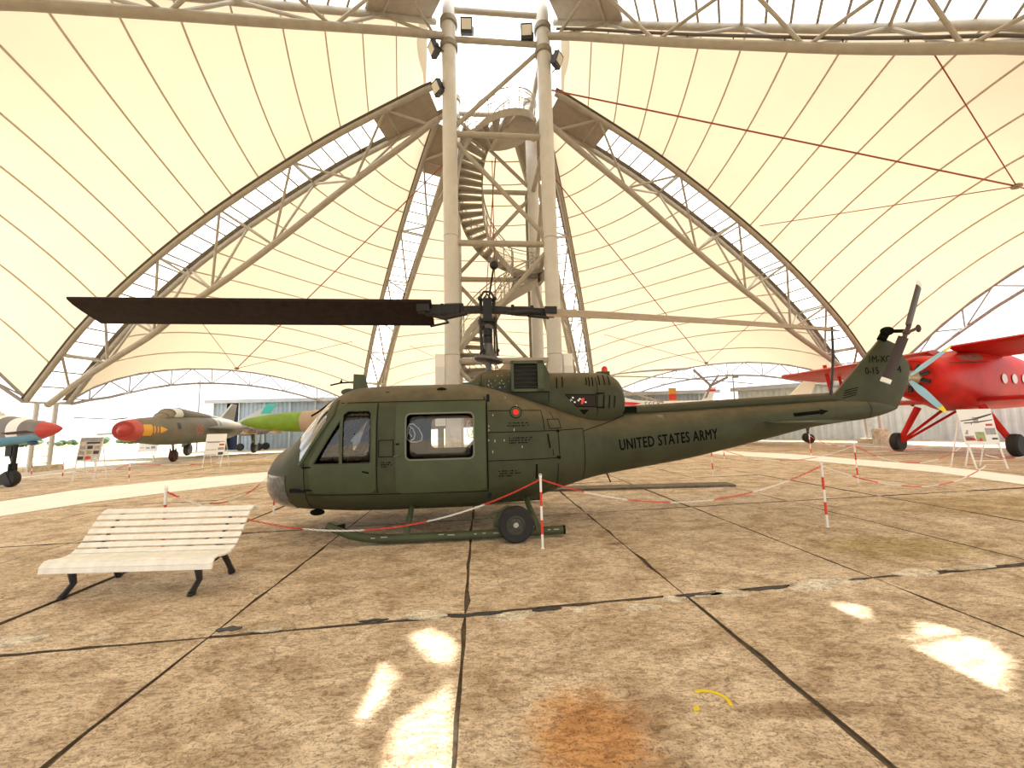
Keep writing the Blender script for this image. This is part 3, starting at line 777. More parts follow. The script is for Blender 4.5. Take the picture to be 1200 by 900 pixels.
for k, (x, h, r) in enumerate(((-78, 1.3, 2.6), (-72.2, 1.0, 2.4), (-67, 1.3, 2.4), (-61.5, .9, 2.3), (-56, 1.1, 2.3), (-50.5, 1.0, 2.2), (-45, .9, 2.2), (-39.5, 1.0, 2.2))):
    bush(x, 64, h, r, 'low dark green bush in the row on the horizon beyond the grass')

for x, y, h, lab in ((-26.6, 33.6, 6.0, 'thin lamp pole standing at the corner of the hangar behind the camouflaged jet'), (16.9, 30.2, 5.0, 'thin lamp pole between the two far hangars behind the tail boom')):
    root = thing('lamp_pole', lab, 'pole', (x, y, 0))
    MB().tube((0, 0, 0), (0, 0, h), .07, 8, .04).build('pole', M_thin, root)
    MB().box((.15, -.1, h - .25), (.4, .2, .18)).build('lamp_head', M_steel_d, root, False)
    MB().box((-.12, -.08, h * .45), (.22, .16, .4)).build('switch_box', M_steel_d, root, False)
# ------------------------------------------------------------------ the green helicopter
def dusty(name, col, col2, dust, amt=0.75, rough=0.6):
    m = mat(name, col, rough, 0, 0, 2.2, 0.06, 0.35, col2)
    nt = m.node_tree; b = nt.nodes['Principled BSDF']; L = nt.links
    src = b.inputs['Base Color'].links[0].from_socket
    g = nt.nodes.new('ShaderNodeNewGeometry'); sx = nt.nodes.new('ShaderNodeSeparateXYZ'); L.new(g.outputs['Normal'], sx.inputs[0])
    tc = nt.nodes.new('ShaderNodeTexCoord'); n = nt.nodes.new('ShaderNodeTexNoise'); n.inputs['Scale'].default_value = 6; n.inputs['Detail'].default_value = 8; L.new(tc.outputs['Object'], n.inputs['Vector'])
    mr = nt.nodes.new('ShaderNodeMapRange'); mr.inputs['From Min'].default_value = 0.25; mr.inputs['From Max'].default_value = 0.85; mr.inputs['To Max'].default_value = amt; L.new(sx.outputs['Z'], mr.inputs['Value'])
    ml = nt.nodes.new('ShaderNodeMath'); ml.operation = 'MULTIPLY'; L.new(mr.outputs[0], ml.inputs[0]); L.new(n.outputs['Fac'], ml.inputs[1])
    m2 = nt.nodes.new('ShaderNodeMath'); m2.operation = 'MULTIPLY'; m2.inputs[1].default_value = 1.6; m2.use_clamp = True; L.new(ml.outputs[0], m2.inputs[0])
    x = nt.nodes.new('ShaderNodeMix'); x.data_type = 'RGBA'; L.new(m2.outputs[0], x.inputs[0]); L.new(src, x.inputs[6]); x.inputs[7].default_value = (*dust, 1)
    L.new(x.outputs[2], b.inputs['Base Color'])
    return m
M_olive = dusty('olive drab paint', (0.056, 0.063, 0.028), (0.036, 0.040, 0.019), (0.19, 0.14, 0.078))
M_olive2 = mat('olive drab door paint', (0.054, 0.069, 0.031), 0.5, 0, 0.16, 2.5, spec=0.4)
M_oline = mat('panel gap', (0.010, 0.010, 0.007), 0.95, spec=0.05)
M_sten = mat('black stencil paint', (0.006, 0.006, 0.005), 0.95, spec=0.05)
M_blade = mat('dark rotor blade', (0.022, 0.014, 0.012), 0.7, 0, 0.3, 8, spec=0.2)
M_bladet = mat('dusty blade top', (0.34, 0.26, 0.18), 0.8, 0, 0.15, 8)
M_hub = mat('dark hub metal', (0.017, 0.017, 0.018), 0.5, 0.4)
M_hubg = mat('grey hub metal', (0.12, 0.115, 0.11), 0.5, 0.4)
M_tyre = mat('tyre rubber', (0.016, 0.015, 0.014), 0.75)
M_int = mat('dark cabin lining', (0.012, 0.014, 0.018), 0.9, spec=0.1)
M_seat = mat('cabin seat cloth', (0.030, 0.034, 0.045), 0.9)
M_glass = glass('window glass', (0.95, 0.96, 0.96), -0.035)
M_shield = glass('windscreen glass', (0.90, 0.92, 0.92), 0.32, 0.10)
M_chin = mat('hazy scratched chin glass', (0.15, 0.165, 0.175), 0.16, 0, 0, 14, 0, 0.7, (0.06, 0.066, 0.075))
M_redl = mat('red lamp', (0.80, 0.02, 0.01), 0.3)

H0, HROT = Vector((-0.41, 7.0, 0)), math.radians(4.0)
heli = thing('helicopter', 'olive green army helicopter with skids in the middle of the hall', 'helicopter', tuple(H0), HROT)
HUL = Hull([(-3.60, .73, .83, .05, 2), (-3.585, .62, .96, .22, 2), (-3.50, .47, 1.13, .45, 2), (-3.36, .38, 1.285, .67, 2.1), (-3.12, .345, 1.40, .90, 2.2), (-2.88, .335, 1.62, 1.06, 2.35),
    (-2.67, .33, 1.84, 1.16, 2.6), (-2.43, .33, 2.08, 1.22, 3.0), (-2.2, .33, 2.20, 1.25, 3.4), (-2.0, .33, 2.25, 1.26, 3.7), (-1.3, .33, 2.275, 1.27, 3.9), (-.4, .33, 2.275, 1.27, 3.9), (-.1, .34, 2.23, 1.26, 3.7),
    (.3, .37, 2.12, 1.24, 3.4), (.7, .42, 1.99, 1.17, 3.1), (1.0, .49, 1.89, 1.05, 2.8), (1.3, .55, 1.80, .87, 2.5), (1.6, .615, 1.745, .66, 2.3), (1.85, .665, 1.72, .57, 2.1), (2.5, .76, 1.73, .49, 2), (3.45, .895, 1.765, .41, 2), (4.26, 1.05, 1.80, .345, 2),
    (5.1, 1.225, 1.835, .285, 2), (5.95, 1.40, 1.87, .235, 2), (6.6, 1.48, 1.89, .20, 2), (7.0, 1.52, 1.87, .165, 2), (7.4, 1.60, 1.84, .10, 2), (7.66, 1.68, 1.78, .03, 2)])
def NEAR(s, z, off=0.0): return HUL.side(s, z, -1, off)
def FAR(s, z, off=0.0): return HUL.side(s, z, 1, off)
W_F = [(-2.49, 1.11), (-1.70, 1.11), (-1.685, 1.13), (-1.685, 1.80), (-1.72, 1.845), (-2.02, 1.845), (-2.07, 1.80)]
W_C = rrect(-1.20, -0.245, 1.135, 1.785, 0.07)
D_F = [(-2.545, 0.70), (-1.62, 0.695), (-1.615, 1.95), (-2.08, 1.945), (-2.13, 1.90), (-2.56, 1.12)]
D_C = rrect(-1.34, -0.075, 0.67, 1.95, 0.03, 2)
def post_s(z): return -2.68 + (z - 1.12) * (0.56 / 0.86)          # line of the windscreen side post
def in_shield(x, y, z):
    if abs(y) < 0.035: return False
    return x < min(post_s(z), -2.34) and x > -2.93 + .16 * (y / .95) ** 2 and z > 1.12
def in_chin(x, y, z): return x < -2.95 and z < 0.945 and abs(y) > 0.012
def in_win(x, y, z):
    if abs(y) < 0.8: return False
    return inside(x, z, [(-2.51, 1.08), (-1.655, 1.08), (-1.655, 1.875), (-2.07, 1.875)]) or (-1.245 < x < -.195 and 1.09 < z < 1.83)
xs = [-3.60, -3.597, -3.592] + [-3.585 + (-1.55 + 3.585) * k / 90 for k in range(91)] + [-1.55 + 3.0 * k / 80 for k in range(1, 81)]
NR = 144
HUL.mb(xs, None, nr=NR, caps=False, keep=lambda x, y, z: not (in_shield(x, y, z) or in_chin(x, y, z) or in_win(x, y, z))).build('fuselage', M_olive, heli, ang=1.2)
HUL.mb(xs, None, nr=NR, caps=False, keep=in_shield).build('windscreen', M_shield, heli, ang=1.2, label='pale reflecting curved windscreen')
HUL.mb(xs, None, nr=NR, caps=False, keep=in_chin).build('chin_window', M_chin, heli, ang=1.2, label='scratched silvery chin window')
HUL.mb([1.45 + 6.21 * k / 70 for k in range(71)], None, nr=48, caps=True).build('tail_boom', M_olive, heli, ang=1.2)
for sd in (-1, 1):
    f = NEAR if sd < 0 else FAR
    MB().poly([f(post_s(1.10) , 1.10, .0), f(post_s(1.35), 1.35, 0), f(post_s(1.6), 1.6, 0), f(post_s(1.8), 1.8, 0.0), f(-2.22, 1.93, 0.0), f(-2.22, 2.0, 0.0)], 0.03, 8).build('windscreen_post', M_olive2, heli)
    MB().poly([f(-2.95, z, 0.003) for z in (.42, .55, .7, .85, .945)] + [f(x, .945, 0.003) for x in (-3.1, -3.25, -3.4, -3.5, -3.57)], 0.012, 6).build('chin_window_frame', M_olive, heli)
    # front door
    d = plate(D_F, W_F, f, 0.014).build('cockpit_door', M_olive2, heli, ang=0.5)
    plate(W_F, None, lambda s, z, o: f(s, z, -0.004 if o > 0 else -0.006), 0.01, 60, 4).build('window_pane', M_glass, d, ang=3)
    ribbon([(-2.095, 1.11), (-2.095, 1.81)], 0.045, f, 0.018).build('mullion', M_olive2, d)
    ribbon([(-2.07, 1.765), (-1.69, 1.765)], 0.014, f, 0.012).build('mullion', M_oline, d)
    ribbon(W_F + [W_F[0]], 0.018, f, 0.018, sub=4).build('window_seal', M_olive, d)
    MB().tube(f(-1.74, .985, .02), f(-1.74, .985, .05), 0.012, 6).tube(f(-1.79, 1.0, .045), f(-1.70, .975, .045), 0.010, 6).build('handle', M_oline, d)
    for q in (1.07, 0.75): MB().box(f(-2.575, q, 0.012), (.13, .03, .02)).build('hinge', M_oline, d, False)
    # cargo door
    d = plate(D_C, W_C, f, 0.022).build('cargo_door', M_olive2, heli, ang=0.5)
    plate(W_C, None, lambda s, z, o: f(s, z, -0.002 if o > 0 else -0.004), 0.01, 60, 4).build('window_pane', M_glass, d, ang=3)
    ribbon(W_C + [W_C[0]], 0.022, f, 0.026, sub=3).build('window_seal', mat('worn window seal', (0.16, 0.165, 0.12), .6), d)
    MB().tube(f(-1.36, 1.19, .03), f(-1.28, 1.205, .05), 0.011, 6).build('handle', M_hubg, d)
    MB().tube(f(-1.33, 1.36, .02), f(-1.29, 1.365, .045), 0.012, 6).build('handle', M_oline, d)
    for path in ([(-2.6, 0.68), (-.05, 0.655)], [(-2.15, 1.965), (-0.06, 1.965), (-0.055, 0.66)], [(-1.60, 0.69), (-1.60, 1.95)], [(-1.575, 1.19), (-1.375, 1.19), (-1.375, 1.42), (-1.575, 1.42), (-1.575, 1.19)],
                 [(-2.65, 0.45), (-2.63, .7), (-2.63, 1.12)], [(-0.03, 1.80), (.29, 1.80)], [(.46, 1.80), (.78, 1.80), (.80, 1.50)], [(-0.035, 1.488), (1.02, 1.488)], [(-0.04, 1.085), (.98, 1.085)], [(-.05, .68), (-.05, 1.95)],
                 [(.86, 1.66), (1.06, 1.66), (1.08, 1.52), (.88, 1.52), (.86, 1.66)], [(.93, 1.78), (.97, 1.67)], [(1.0, 1.488), (1.5, 1.50)], [(1.50, 0.62), (1.49, 1.50)], [(1.50, 1.46), (1.9, 1.56), (2.35, 1.70)], [(-.09, 2.02), (-.085, 1.96)],
                 [(1.03, 1.10), (1.02, 1.48)], [(7.0, 1.54), (7.02, 1.84)], [(.92, 1.21), (.93, 1.12)], [(1.0, 1.0), (1.0, .6)]):
        ribbon(path, 0.011, f, 0.006, sub=14).build('panel_line', M_oline, heli)
    for path, w in (([(.845, 1.445), (.875, 1.235)], .022), ([(.66, 1.01), (.655, .80)], .03), ([(1.0, 1.49), (1.04, 1.47)], .04), ([(.98, 1.10), (1.04, 1.075)], .04)): ribbon(path, w, f, 0.008).build('latch_strip', M_oline, heli)
    # red filler cap
    MB().add([f(.375 + .092 * math.cos(t), 1.775 + .092 * math.sin(t), .008) for t in [2 * PI * k / 24 for k in range(24)]], [tuple(range(24))]).build('filler_ring', M_oline, heli, False)
    MB().add([f(.375 + .080 * math.cos(t), 1.775 + .080 * math.sin(t), .011) for t in [2 * PI * k / 24 for k in range(24)]], [tuple(range(24))]).build('filler_ring', M_olive2, heli, False)
    MB().add([f(.375 + .045 * math.cos(t), 1.775 + .045 * math.sin(t), .014) for t in [2 * PI * k / 24 for k in range(24)]], [tuple(range(24))]).build('filler_cap', M_redl, heli, False, label='bright red round filler cap')
    # small stencils: rows of illegible dashes
    r2 = random.Random(4); mb = MB()
    for (s0, s1, z) in ((.26, .52, 1.615), (.24, .56, 1.575), (.26, .62, 1.40), (.26, .56, 1.365), (.26, .52, 1.33), (.10, .36, .935), (.12, .42, .90), (.10, .28, .865), (-1.54, -1.44, 1.11), (-1.54, -1.40, 1.08), (-1.54, -1.46, 1.05)):
        x = s0
        while x < s1:
            w = r2.choice((.012, .02, .03)); ribbon([(x, z), (x + w, z)], 0.016, f, 0.006, mb, 1); x += w + r2.choice((.008, .012, .03))
    mb.build('stencil_marking', M_sten, heli)['kind'] = 'stuff'
    # chips of bare paint
    mb = MB()
    for k in range(12): x, z = -.05 + r2.random() * .5, 1.15 + r2.random() * .85; ribbon([(x, z), (x + .003, z + .02 + .02 * r2.random())], .012, f, .007, mb, 1)
    mb.build('paint_chip', mat('bare paint chip', (.42, .40, .33), .7), heli)['kind'] = 'stuff'
# interior
MB().box((-1.4, 0, .74), (2.9, 2.2, .05)).build('cabin_floor', M_int, heli, False)
MB().box((-.03, 0, 1.3), (.04, 2.3, 1.5)).build('bulkhead', M_int, heli, False)
MB().box((-.22, 0, .98), (.36, .9, .5)).build('gearbox_housing', M_int, heli, False)
MB().box((-2.55, 0, .95), (.25, 1.3, .5)).box((-2.9, 0, .85), (.5, .9, .4)).build('instrument_panel', M_int, heli, False)
MB().box((-2.0, 0, 2.12), (.5, .4, .16)).build('overhead_console', M_int, heli, False)
for y in (-.58, .58):
    MB().box((-1.86, y, 1.0), (.46, .48, .10)).box((-1.86, y, .87), (.3, .3, .2)).build('seat', M_seat, heli, False)
    MB().add([(-1.66, y - .24, 1.0), (-1.66, y + .24, 1.0), (-1.52, y - .20, 1.66), (-1.52, y + .20, 1.66), (-1.57, y - .24, 1.0), (-1.57, y + .24, 1.0), (-1.44, y - .20, 1.66), (-1.44, y + .20, 1.66)], [(0, 1, 3, 2), (4, 6, 7, 5), (0, 2, 6, 4), (1, 5, 7, 3), (2, 3, 7, 6)]).build('seat_back', M_seat, heli, False)
    MB().tube((-2.18, y, .8), (-2.24, y, 1.28), .018, 6).sphere((-2.25, y, 1.31), .035, 8, 6).build('control_stick', M_int, heli)
MB().box((-.55, .1, .95), (.42, 1.7, .06)).build('bench_seat', M_seat, heli, False)
MB().bar((-1.62, -1.02, .76), (-1.50, -1.02, 2.12), .10, .05).bar((-1.62, 1.02, .76), (-1.50, 1.02, 2.12), .10, .05).build('door_post', M_int, heli, False)
MB().bar((-2.0, -1.05, 1.05), (-1.66, -1.0, 2.05), .09, .04).build('door_post', M_int, heli, False)
def px_s(x, y): return (-1.2 + (x - 315) / 680 * .957, 1.785 - (y - 290) / 465 * .65)
for pl in ([(325, 545), (330, 480), (335, 420), (350, 395), (385, 395), (440, 440), (475, 510), (470, 560), (420, 577), (360, 575), (325, 545)], [(345, 415), (385, 445), (405, 500), (390, 548), (362, 560)], [(352, 440), (348, 490), (372, 520)],
           [(985, 380), (935, 380), (925, 440), (930, 500), (945, 545), (985, 548)], [(975, 415), (948, 420), (944, 450), (980, 480), (975, 520), (945, 530)]):
    MB().poly([NEAR(*px_s(*p), -.012) for p in pl], 0.007, 6).build('white_emblem', M_white, heli, label='white swirl emblem inside the cargo window')
MB().prism([(x, z) for x, z in [px_s(*p) for p in ((318, 300), (440, 300), (440, 560), (500, 640), (480, 745), (318, 745))]], 0, .012, Matrix(((1, 0, 0, 0), (0, 0, 1, -1.20), (0, 1, 0, 0), (0, 0, 0, 1)))).build('dark_window_sheet', M_int, heli, False)  # added dark sheet that makes the left part of the cargo window dark

# engine cowling
COWL = Hull([(-.50, 2.10, 2.20, .10, 2), (-.42, 1.95, 2.27, .26, 2.2), (-.30, 1.85, 2.40, .36, 2.5), (-.17, 1.8, 2.505, .41, 2.6), (.3, 1.8, 2.565, .44, 2.7), (.9, 1.75, 2.565, .47, 2.7), (1.0, 1.62, 2.49, .49, 2.4), (1.5, 1.5, 2.485, .50, 2.3), (1.95, 1.5, 2.475, .48, 2.2), (2.15, 1.55, 2.43, .43, 2.2), (2.29, 1.62, 2.33, .35, 2.2), (2.37, 1.74, 2.17, .22, 2), (2.395, 1.88, 2.05, .08, 2)])
COWL.mb(ns=80, nr=56).build('engine_cowling', M_olive, heli, ang=1.2)
for sd in (-1, 1):
    f = lambda s, z, o=0.0, sd=sd: COWL.side(s, z, sd, o)
    fr = MB(); y0, y1 = sd * .40, sd * .62
    for (a, b, c, d_) in ((.36, .89, 2.58, 2.63), (.36, .89, 2.12, 2.165), (.36, .40, 2.12, 2.63), (.79, .89, 2.12, 2.63)):
        fr.box(((a + b) / 2, (y0 + y1) / 2, (c + d_) / 2), (b - a, .24, d_ - c))
    box = fr.build('air_intake', M_olive2, heli, False)
    MB().box((.595, sd * .47, 2.37), (.40, .03, .43)).build('backing', M_black, box, False)
    for k in range(6): MB().bar((.40, sd * .585, 2.20 + k * .068), (.80, sd * .585, 2.20 + k * .068), .045, .012, (0, sd * .6, 1)).build('slat', mat('dark green slat', (.028, .032, .018), .7), box, False)  # slats in one even dark green
    MB().add([(a, sd * (.62 + q), z) for q in (0,) for a, z in ((.79, 2.62), (.89, 2.60), (.99, 2.40), (.99, 2.12), (.79, 2.12))] + [(a, sd * .35, z) for a, z in ((.79, 2.62), (.89, 2.60), (.99, 2.40), (.99, 2.12), (.79, 2.12))], [(0, 1, 2, 3, 4), (5, 6, 7, 8, 9), (0, 1, 6, 5), (1, 2, 7, 6), (2, 3, 8, 7), (3, 4, 9, 8)]).build('intake_fairing', M_olive, heli)
    pts = [(.19 + .125 * math.cos(t), 2.165 + .10 * math.sin(t)) for t in [PI * k / 14 for k in range(15)]]
    MB().add([f(x, z, .006) for x, z in pts], [tuple(range(15))]).build('vent_hole', M_black, heli, False)
    MB().poly([f(x, z, .01) for x, z in pts], .016, 6).build('vent_rim', M_olive2, heli)
    sl = [(1.26, 2.065), (1.78, 2.055), (1.78, 1.85), (1.45, 1.86)]
    plate(sl, None, f, .006, 40, 3).build('exhaust_slot', mat('painted slot shade', (.022, .016, .012), .9), heli, False)  # flat plate; the dark of the open slot is put into its colour
    ribbon(sl + [sl[0]], .014, f, .010).build('slot_frame', M_oline, heli)
    mb = MB(); r2 = random.Random(9)
    for k in range(9): x, z = 1.33 + r2.random() * .28, 1.93 + r2.random() * .10; ribbon([(x, z), (x + .03, z - .01)], .025, f, .009, mb, 1)
    mb.build('tape_scrap', M_white, heli)['kind'] = 'stuff'
    ribbon([(1.53, 1.90), (1.56, 2.0)], .04, f, .010).build('tape_scrap', M_redl, heli)
    plate([(1.49, 1.81), (1.66, 1.81), (1.575, 1.72)], None, f, .006, 18, 2).build('warning_triangle', M_oline, heli, False)
    for (x, za, zb) in ((1.12, 2.17, 2.36), (1.22, 2.19, 2.38), (1.63, 2.22, 2.36), (1.68, 2.2, 2.37), (1.74, 2.2, 2.37), (1.86, 2.22, 2.40), (1.95, 2.22, 2.41), (2.04, 2.22, 2.40), (1.90, 1.82, 2.05), (2.0, 1.82, 2.04), (2.1, 1.83, 2.03)):
        ribbon([(x, za), (x + .02, zb)], .02, f, .012).build('louvre', M_oline, heli)
    for path in ([(.98, 1.95), (1.0, 2.4)], [(1.8, 1.7), (1.82, 2.45)], [(-.14, 2.0), (-.13, 2.45)]): ribbon(path, .010, f, .005).build('panel_line', M_oline, heli)
    mb = MB()
    for k in range(26): x, z = -.05 + r2.random() * .38, 2.16 + r2.random() * .26; ribbon([(x, z), (x + .004, z + .01 + .02 * r2.random())], .012, f, .006, mb, 1)
    mb.build('paint_chip', MATS['bare paint chip'], heli)['kind'] = 'stuff'
    for z_ in (2.075, 1.84): MB().bar(f(1.78, z_, .01), f(1.92, z_, .01), .03, .02).build('latch', M_oline, heli, False)
MB().box((2.06, 0, 2.46), (.22, .16, .08)).build('beacon_base', M_olive, heli, False)
MB().lathe([(.055, 2.5), (.058, 2.53), (.05, 2.575), (.025, 2.6), (.004, 2.605)], Matrix.Translation((2.1, 0, 0)), 14).build('beacon', M_redl, heli, label='small red beacon dome on the cowling')
MB().poly([(x, 0, HUL.ft(x) + .055) for x in [2.42 + k * .25 for k in range(17)]] , 0.095, 10).build('driveshaft_cover', M_olive, heli)
MB().box((2.5, 0, 1.80), (.24, .2, .11)).build('shaft_fairing', M_oline, heli, False)
# roof antenna and probe
MB().prism([(-2.20, 2.12), (-1.93, 2.12), (-2.02, 2.46), (-2.19, 2.475)], -.022, .022, Matrix(((1, 0, 0, 0), (0, 0, 1, -.45), (0, 1, 0, 0), (0, 0, 0, 1)))).build('antenna_blade', M_olive2, heli, False)
MB().poly([(-2.19, -.45, 2.345), (-2.4, -.45, 2.335), (-2.56, -.45, 2.30)], .014, 6).prism([(-2.42, 2.33), (-2.37, 2.33), (-2.385, 2.40)], -.008, .008, Matrix(((1, 0, 0, 0), (0, 0, 1, -.45), (0, 1, 0, 0), (0, 0, 0, 1)))).build('pitot_probe', M_oline, heli)
MB().sphere((-2.32, -.3, 2.20), .10, 10, 6, (1.3, .8, .6)).build('roof_lamp', M_olive2, heli)
MB().poly([(-2.45, -.55, 2.06), (-2.62, -.75, 1.86), (-2.70, -.80, 1.80)], .014, 6).build('wiper', M_oline, heli)
MB().sphere((-.72, -1.02, 2.14), .05, 8, 6, (1.6, .6, .7)).build('roof_lamp', M_oline, heli)
MB().box((-.30, -.5, 2.27), (.26, .1, .05)).tube((-.06, -.6, 2.2), (-.06, -.6, 2.36), .012, 6).build('roof_fitting', M_olive2, heli)

# fin, tail rotor, stabiliser
fin = [(6.15, 1.84), (6.36, 1.90), (7.50, 3.03), (7.56, 3.06), (7.80, 2.95), (8.05, 2.52), (8.04, 2.42), (7.93, 2.10), (7.68, 1.70), (7.45, 1.62), (6.6, 1.60)]
mid = (7.2, 2.2)
mb = MB(); n = len(fin)
vs = [(x, -.02 if i in (1, 2, 5, 6) else -.02, z) for i, (x, z) in enumerate(fin)] + [(x, .02, z) for x, z in fin]
inn = [(mid[0] + (x - mid[0]) * .72, mid[1] + (z - mid[1]) * .72) for x, z in fin]
vs += [(x, -.085, z) for x, z in inn] + [(x, .085, z) for x, z in inn]
fs = [tuple(range(2 * n, 3 * n)), tuple(range(3 * n, 4 * n))]
for i in range(n):
    j = (i + 1) % n; fs += [(i, j, n + j, n + i), (i, j, 2 * n + j, 2 * n + i), (n + i, n + j, 3 * n + j, 3 * n + i)]
FIN = mb.add(vs, fs).build('tail_fin', M_olive, heli, ang=1.0)
def FINP(u, v): return (u, -.090, v)
text_mb('1M-XC', .185, lambda u, v: FINP(7.13 + u * .85, 2.58 + v)).build('serial_lettering', M_sten, FIN)
text_mb('0-15', .185, lambda u, v: FINP(7.05 + u * .85, 2.36 + v)).build('serial_lettering', M_sten, FIN)
text_mb('4', .185, lambda u, v: FINP(7.70 + u, 2.38 + v)).build('serial_lettering', M_sten, FIN)
mb = MB()
for k in range(4): mb.bar((6.55 + .02 * k, -.088, 1.92 + .045 * k), (6.82 + .02 * k, -.088, 1.98 + .045 * k), .006, .014)
mb.build('stencil_marking', M_sten, FIN, False)
MB().sphere((7.56, -.12, 3.17), .10, 12, 8, (1.2, .9, .85)).tube((7.50, -.05, 3.02), (7.60, -.05, 3.16), .075, 10).tube((7.60, -.15, 3.16), (7.68, -.34, 3.12), .035, 8).build('tail_gearbox', M_oline, heli)
tr = MB().sphere((7.67, -.36, 3.09), .06, 10, 6).tube((7.61, -.36, 2.98), (7.75, -.36, 3.24), .035, 8).bar((7.62, -.38, 3.06), (7.86, -.40, 3.16), .03, .05).sphere((7.87, -.40, 3.15), .05, 8, 6, (.8, .8, 1.5)).build('tail_rotor_hub', mat('brown hub metal', (.07, .04, .035), .6), heli)
def tblade(p, q, w, lab):
    p, q = Vector(p), Vector(q); d = (q - p).normalized(); side = Vector((d.z, 0, -d.x)); nrm = Vector((0, 1, 0))
    side = (side * math.cos(.35) + nrm * math.sin(.35)); nn = d.cross(side)
    L = (q - p).length
    def slab(a, b, c):
        m = MB(); vs = []
        for x in (a, b):
            for y, t in ((-w / 2, .006), (-w * .2, .016), (w * .1, .016), (w / 2, .003)):
                for s in (1, -1): vs.append(p + d * x + side * y + nn * t * s)
        fs = []
        for k in range(3): fs += [(2 * k, 2 * k + 2, 8 + 2 * k + 2, 8 + 2 * k), (2 * k + 1, 2 * k + 3, 8 + 2 * k + 3, 8 + 2 * k + 1)]
        fs += [(0, 1, 9, 8), (6, 7, 15, 14)] + [(0, 2, 4, 6, 7, 5, 3, 1), (8, 10, 12, 14, 15, 13, 11, 9)]
        return m.add(vs, fs)
    b = slab(0, L - .085, 0).build('tail_rotor_blade', mat('brown black blade', (.035, .022, .020), .5), heli, False)
    slab(L - .085, L, 0).build('white_tip', M_white, b, False)
tblade((7.72, -.36, 3.20), (8.07, -.36, 4.03), .19, '')
tblade((7.60, -.36, 3.00), (7.13, -.36, 2.17), .16, '')
for sd in (-1, 1):
    st = [(4.86, .30 * 0, 0)]
    mb = MB(); vs = []
    for y, a, b in ((.22, 4.82, 5.60), (1.28, 4.86, 5.50)):
        for x, t in ((a, 0.0), (a + .10, .030), (a + .35, .036), (b, .004)):
            for s in (1, -1): vs.append((x, sd * y, 1.52 + (.012 if s > 0 else -.03) * (t / .036) + .0))
    fs = []
    for k in range(3): fs += [(2 * k, 2 * k + 2, 8 + 2 * k + 2, 8 + 2 * k), (2 * k + 1, 2 * k + 3, 8 + 2 * k + 3, 8 + 2 * k + 1)]
    fs += [(0, 2, 4, 6, 7, 5, 3, 1), (8, 10, 12, 14, 15, 13, 11, 9), (6, 7, 15, 14)]
    mb.add(vs, fs).build('stabilizer', M_olive2, heli)
# army lettering on the boom and arrow
sl_ = math.atan2(1.437 - 1.303, 3.89 - 2.109)
def boomtext(u, v, s0=2.12, z0=1.125): return NEAR(s0 + u * math.cos(sl_) - v * math.sin(sl_), z0 + u * math.sin(sl_) + v * math.cos(sl_), .004)
cu_w = None
mbx = text_mb('UNITED STATES ARMY', .225, lambda u, v: (u, v, 0), 1.10)
umax = max(p[0] for p in mbx.v); sc_ = 1.80 / umax
base_v, base_f = list(mbx.v), list(mbx.f); mbx = MB()
for du, dv in ((0, 0), (.009, 0), (.0045, .004), (.0045, -.004)): mbx.add([boomtext(p[0] * sc_ + du, p[1] * (0.178 / .16) + dv) for p in base_v], base_f)
mbx.build('army_lettering', M_sten, heli, label='black stencilled words on the tail boom')
ar = [(5.42, 1.665), (5.95, 1.70), (5.95, 1.725), (6.12, 1.69), (5.95, 1.615), (5.95, 1.64), (5.42, 1.60)]
MB().add([NEAR(x, z, .006) for x, z in ar], [(0, 1, 5, 6), (2, 3, 4)]).build('arrow_marking', M_sten, heli, False)
MB().poly([(6.42, -.16, 3.24), (6.40, -.14, 2.7), (6.38, -.10, 2.35), (6.34, -.06, 1.96)], [.018, .024, .018, .024], 8).build('tie_down_strap', M_black, heli)

# mast and main rotor
MB().tube((0, 0, 2.45), (0, 0, 3.72), .05, 14).build('mast', M_hubg, heli)
sw = MB().lathe([(.05, -.05), (.22, -.05), (.26, -.02), (.26, .02), (.14, .06), (.12, .12), (.05, .13)], Matrix.Translation((0, 0, 2.76)) @ Matrix.Rotation(.16, 4, 'Y'), 24).build('swashplate', M_hubg, heli)
MB().lathe([(.10, 2.78), (.115, 2.84), (.09, 3.0), (.075, 3.06)], n=16).build('mast_collar', M_hubg, heli)
MB().lathe([(.075, 3.04), (.085, 3.06), (.085, 3.17), (.07, 3.18), (.085, 3.19), (.085, 3.30), (.06, 3.32)], n=18).build('mast_sleeve', M_hub, heli)
MB().lathe([(.05, 3.40), (.17, 3.42), (.18, 3.47), (.08, 3.50), (.08, 3.72), (.06, 3.74)], n=18).box((0, 0, 3.66), (.16, .30, .36)).build('rotor_hub', M_hub, heli)
for (x, y, x2, y2) in ((-.13, -.12, -.09, -.12), (.13, -.12, .17, -.10), (.12, .14, .12, .12), (-.14, .12, -.12, .1)):
    MB().tube((x2, y2, 2.80), (x, y, 3.50), .018, 8).sphere((x2, y2, 2.9), .035, 8, 6).build('pitch_link', M_hub, heli)
MB().poly([(-.12, -.1, 3.62), (-.13, -.1, 3.85), (-.06, -.06, 3.98), (.06, -.06, 3.98), (.13, -.1, 3.85), (.12, -.1, 3.62)], .022, 8).poly([(-.10, .1, 3.62), (-.11, .1, 3.85), (0, .06, 3.98), (.11, .1, 3.85), (.10, .1, 3.62)], .02, 8).sphere((-.13, -.1, 3.84), .045, 8, 6).sphere((.13, -.1, 3.84), .045, 8, 6).build('damper_frame', M_hub, heli)
MB().tube((.10, -1.22, 4.0), (-.06, 1.22, 3.64), .016, 8).sphere((.10, -1.22, 4.0), .07, 12, 8).sphere((-.06, 1.22, 3.64), .07, 12, 8).build('stabilizer_bar', M_hub, heli)
RZ = 3.66
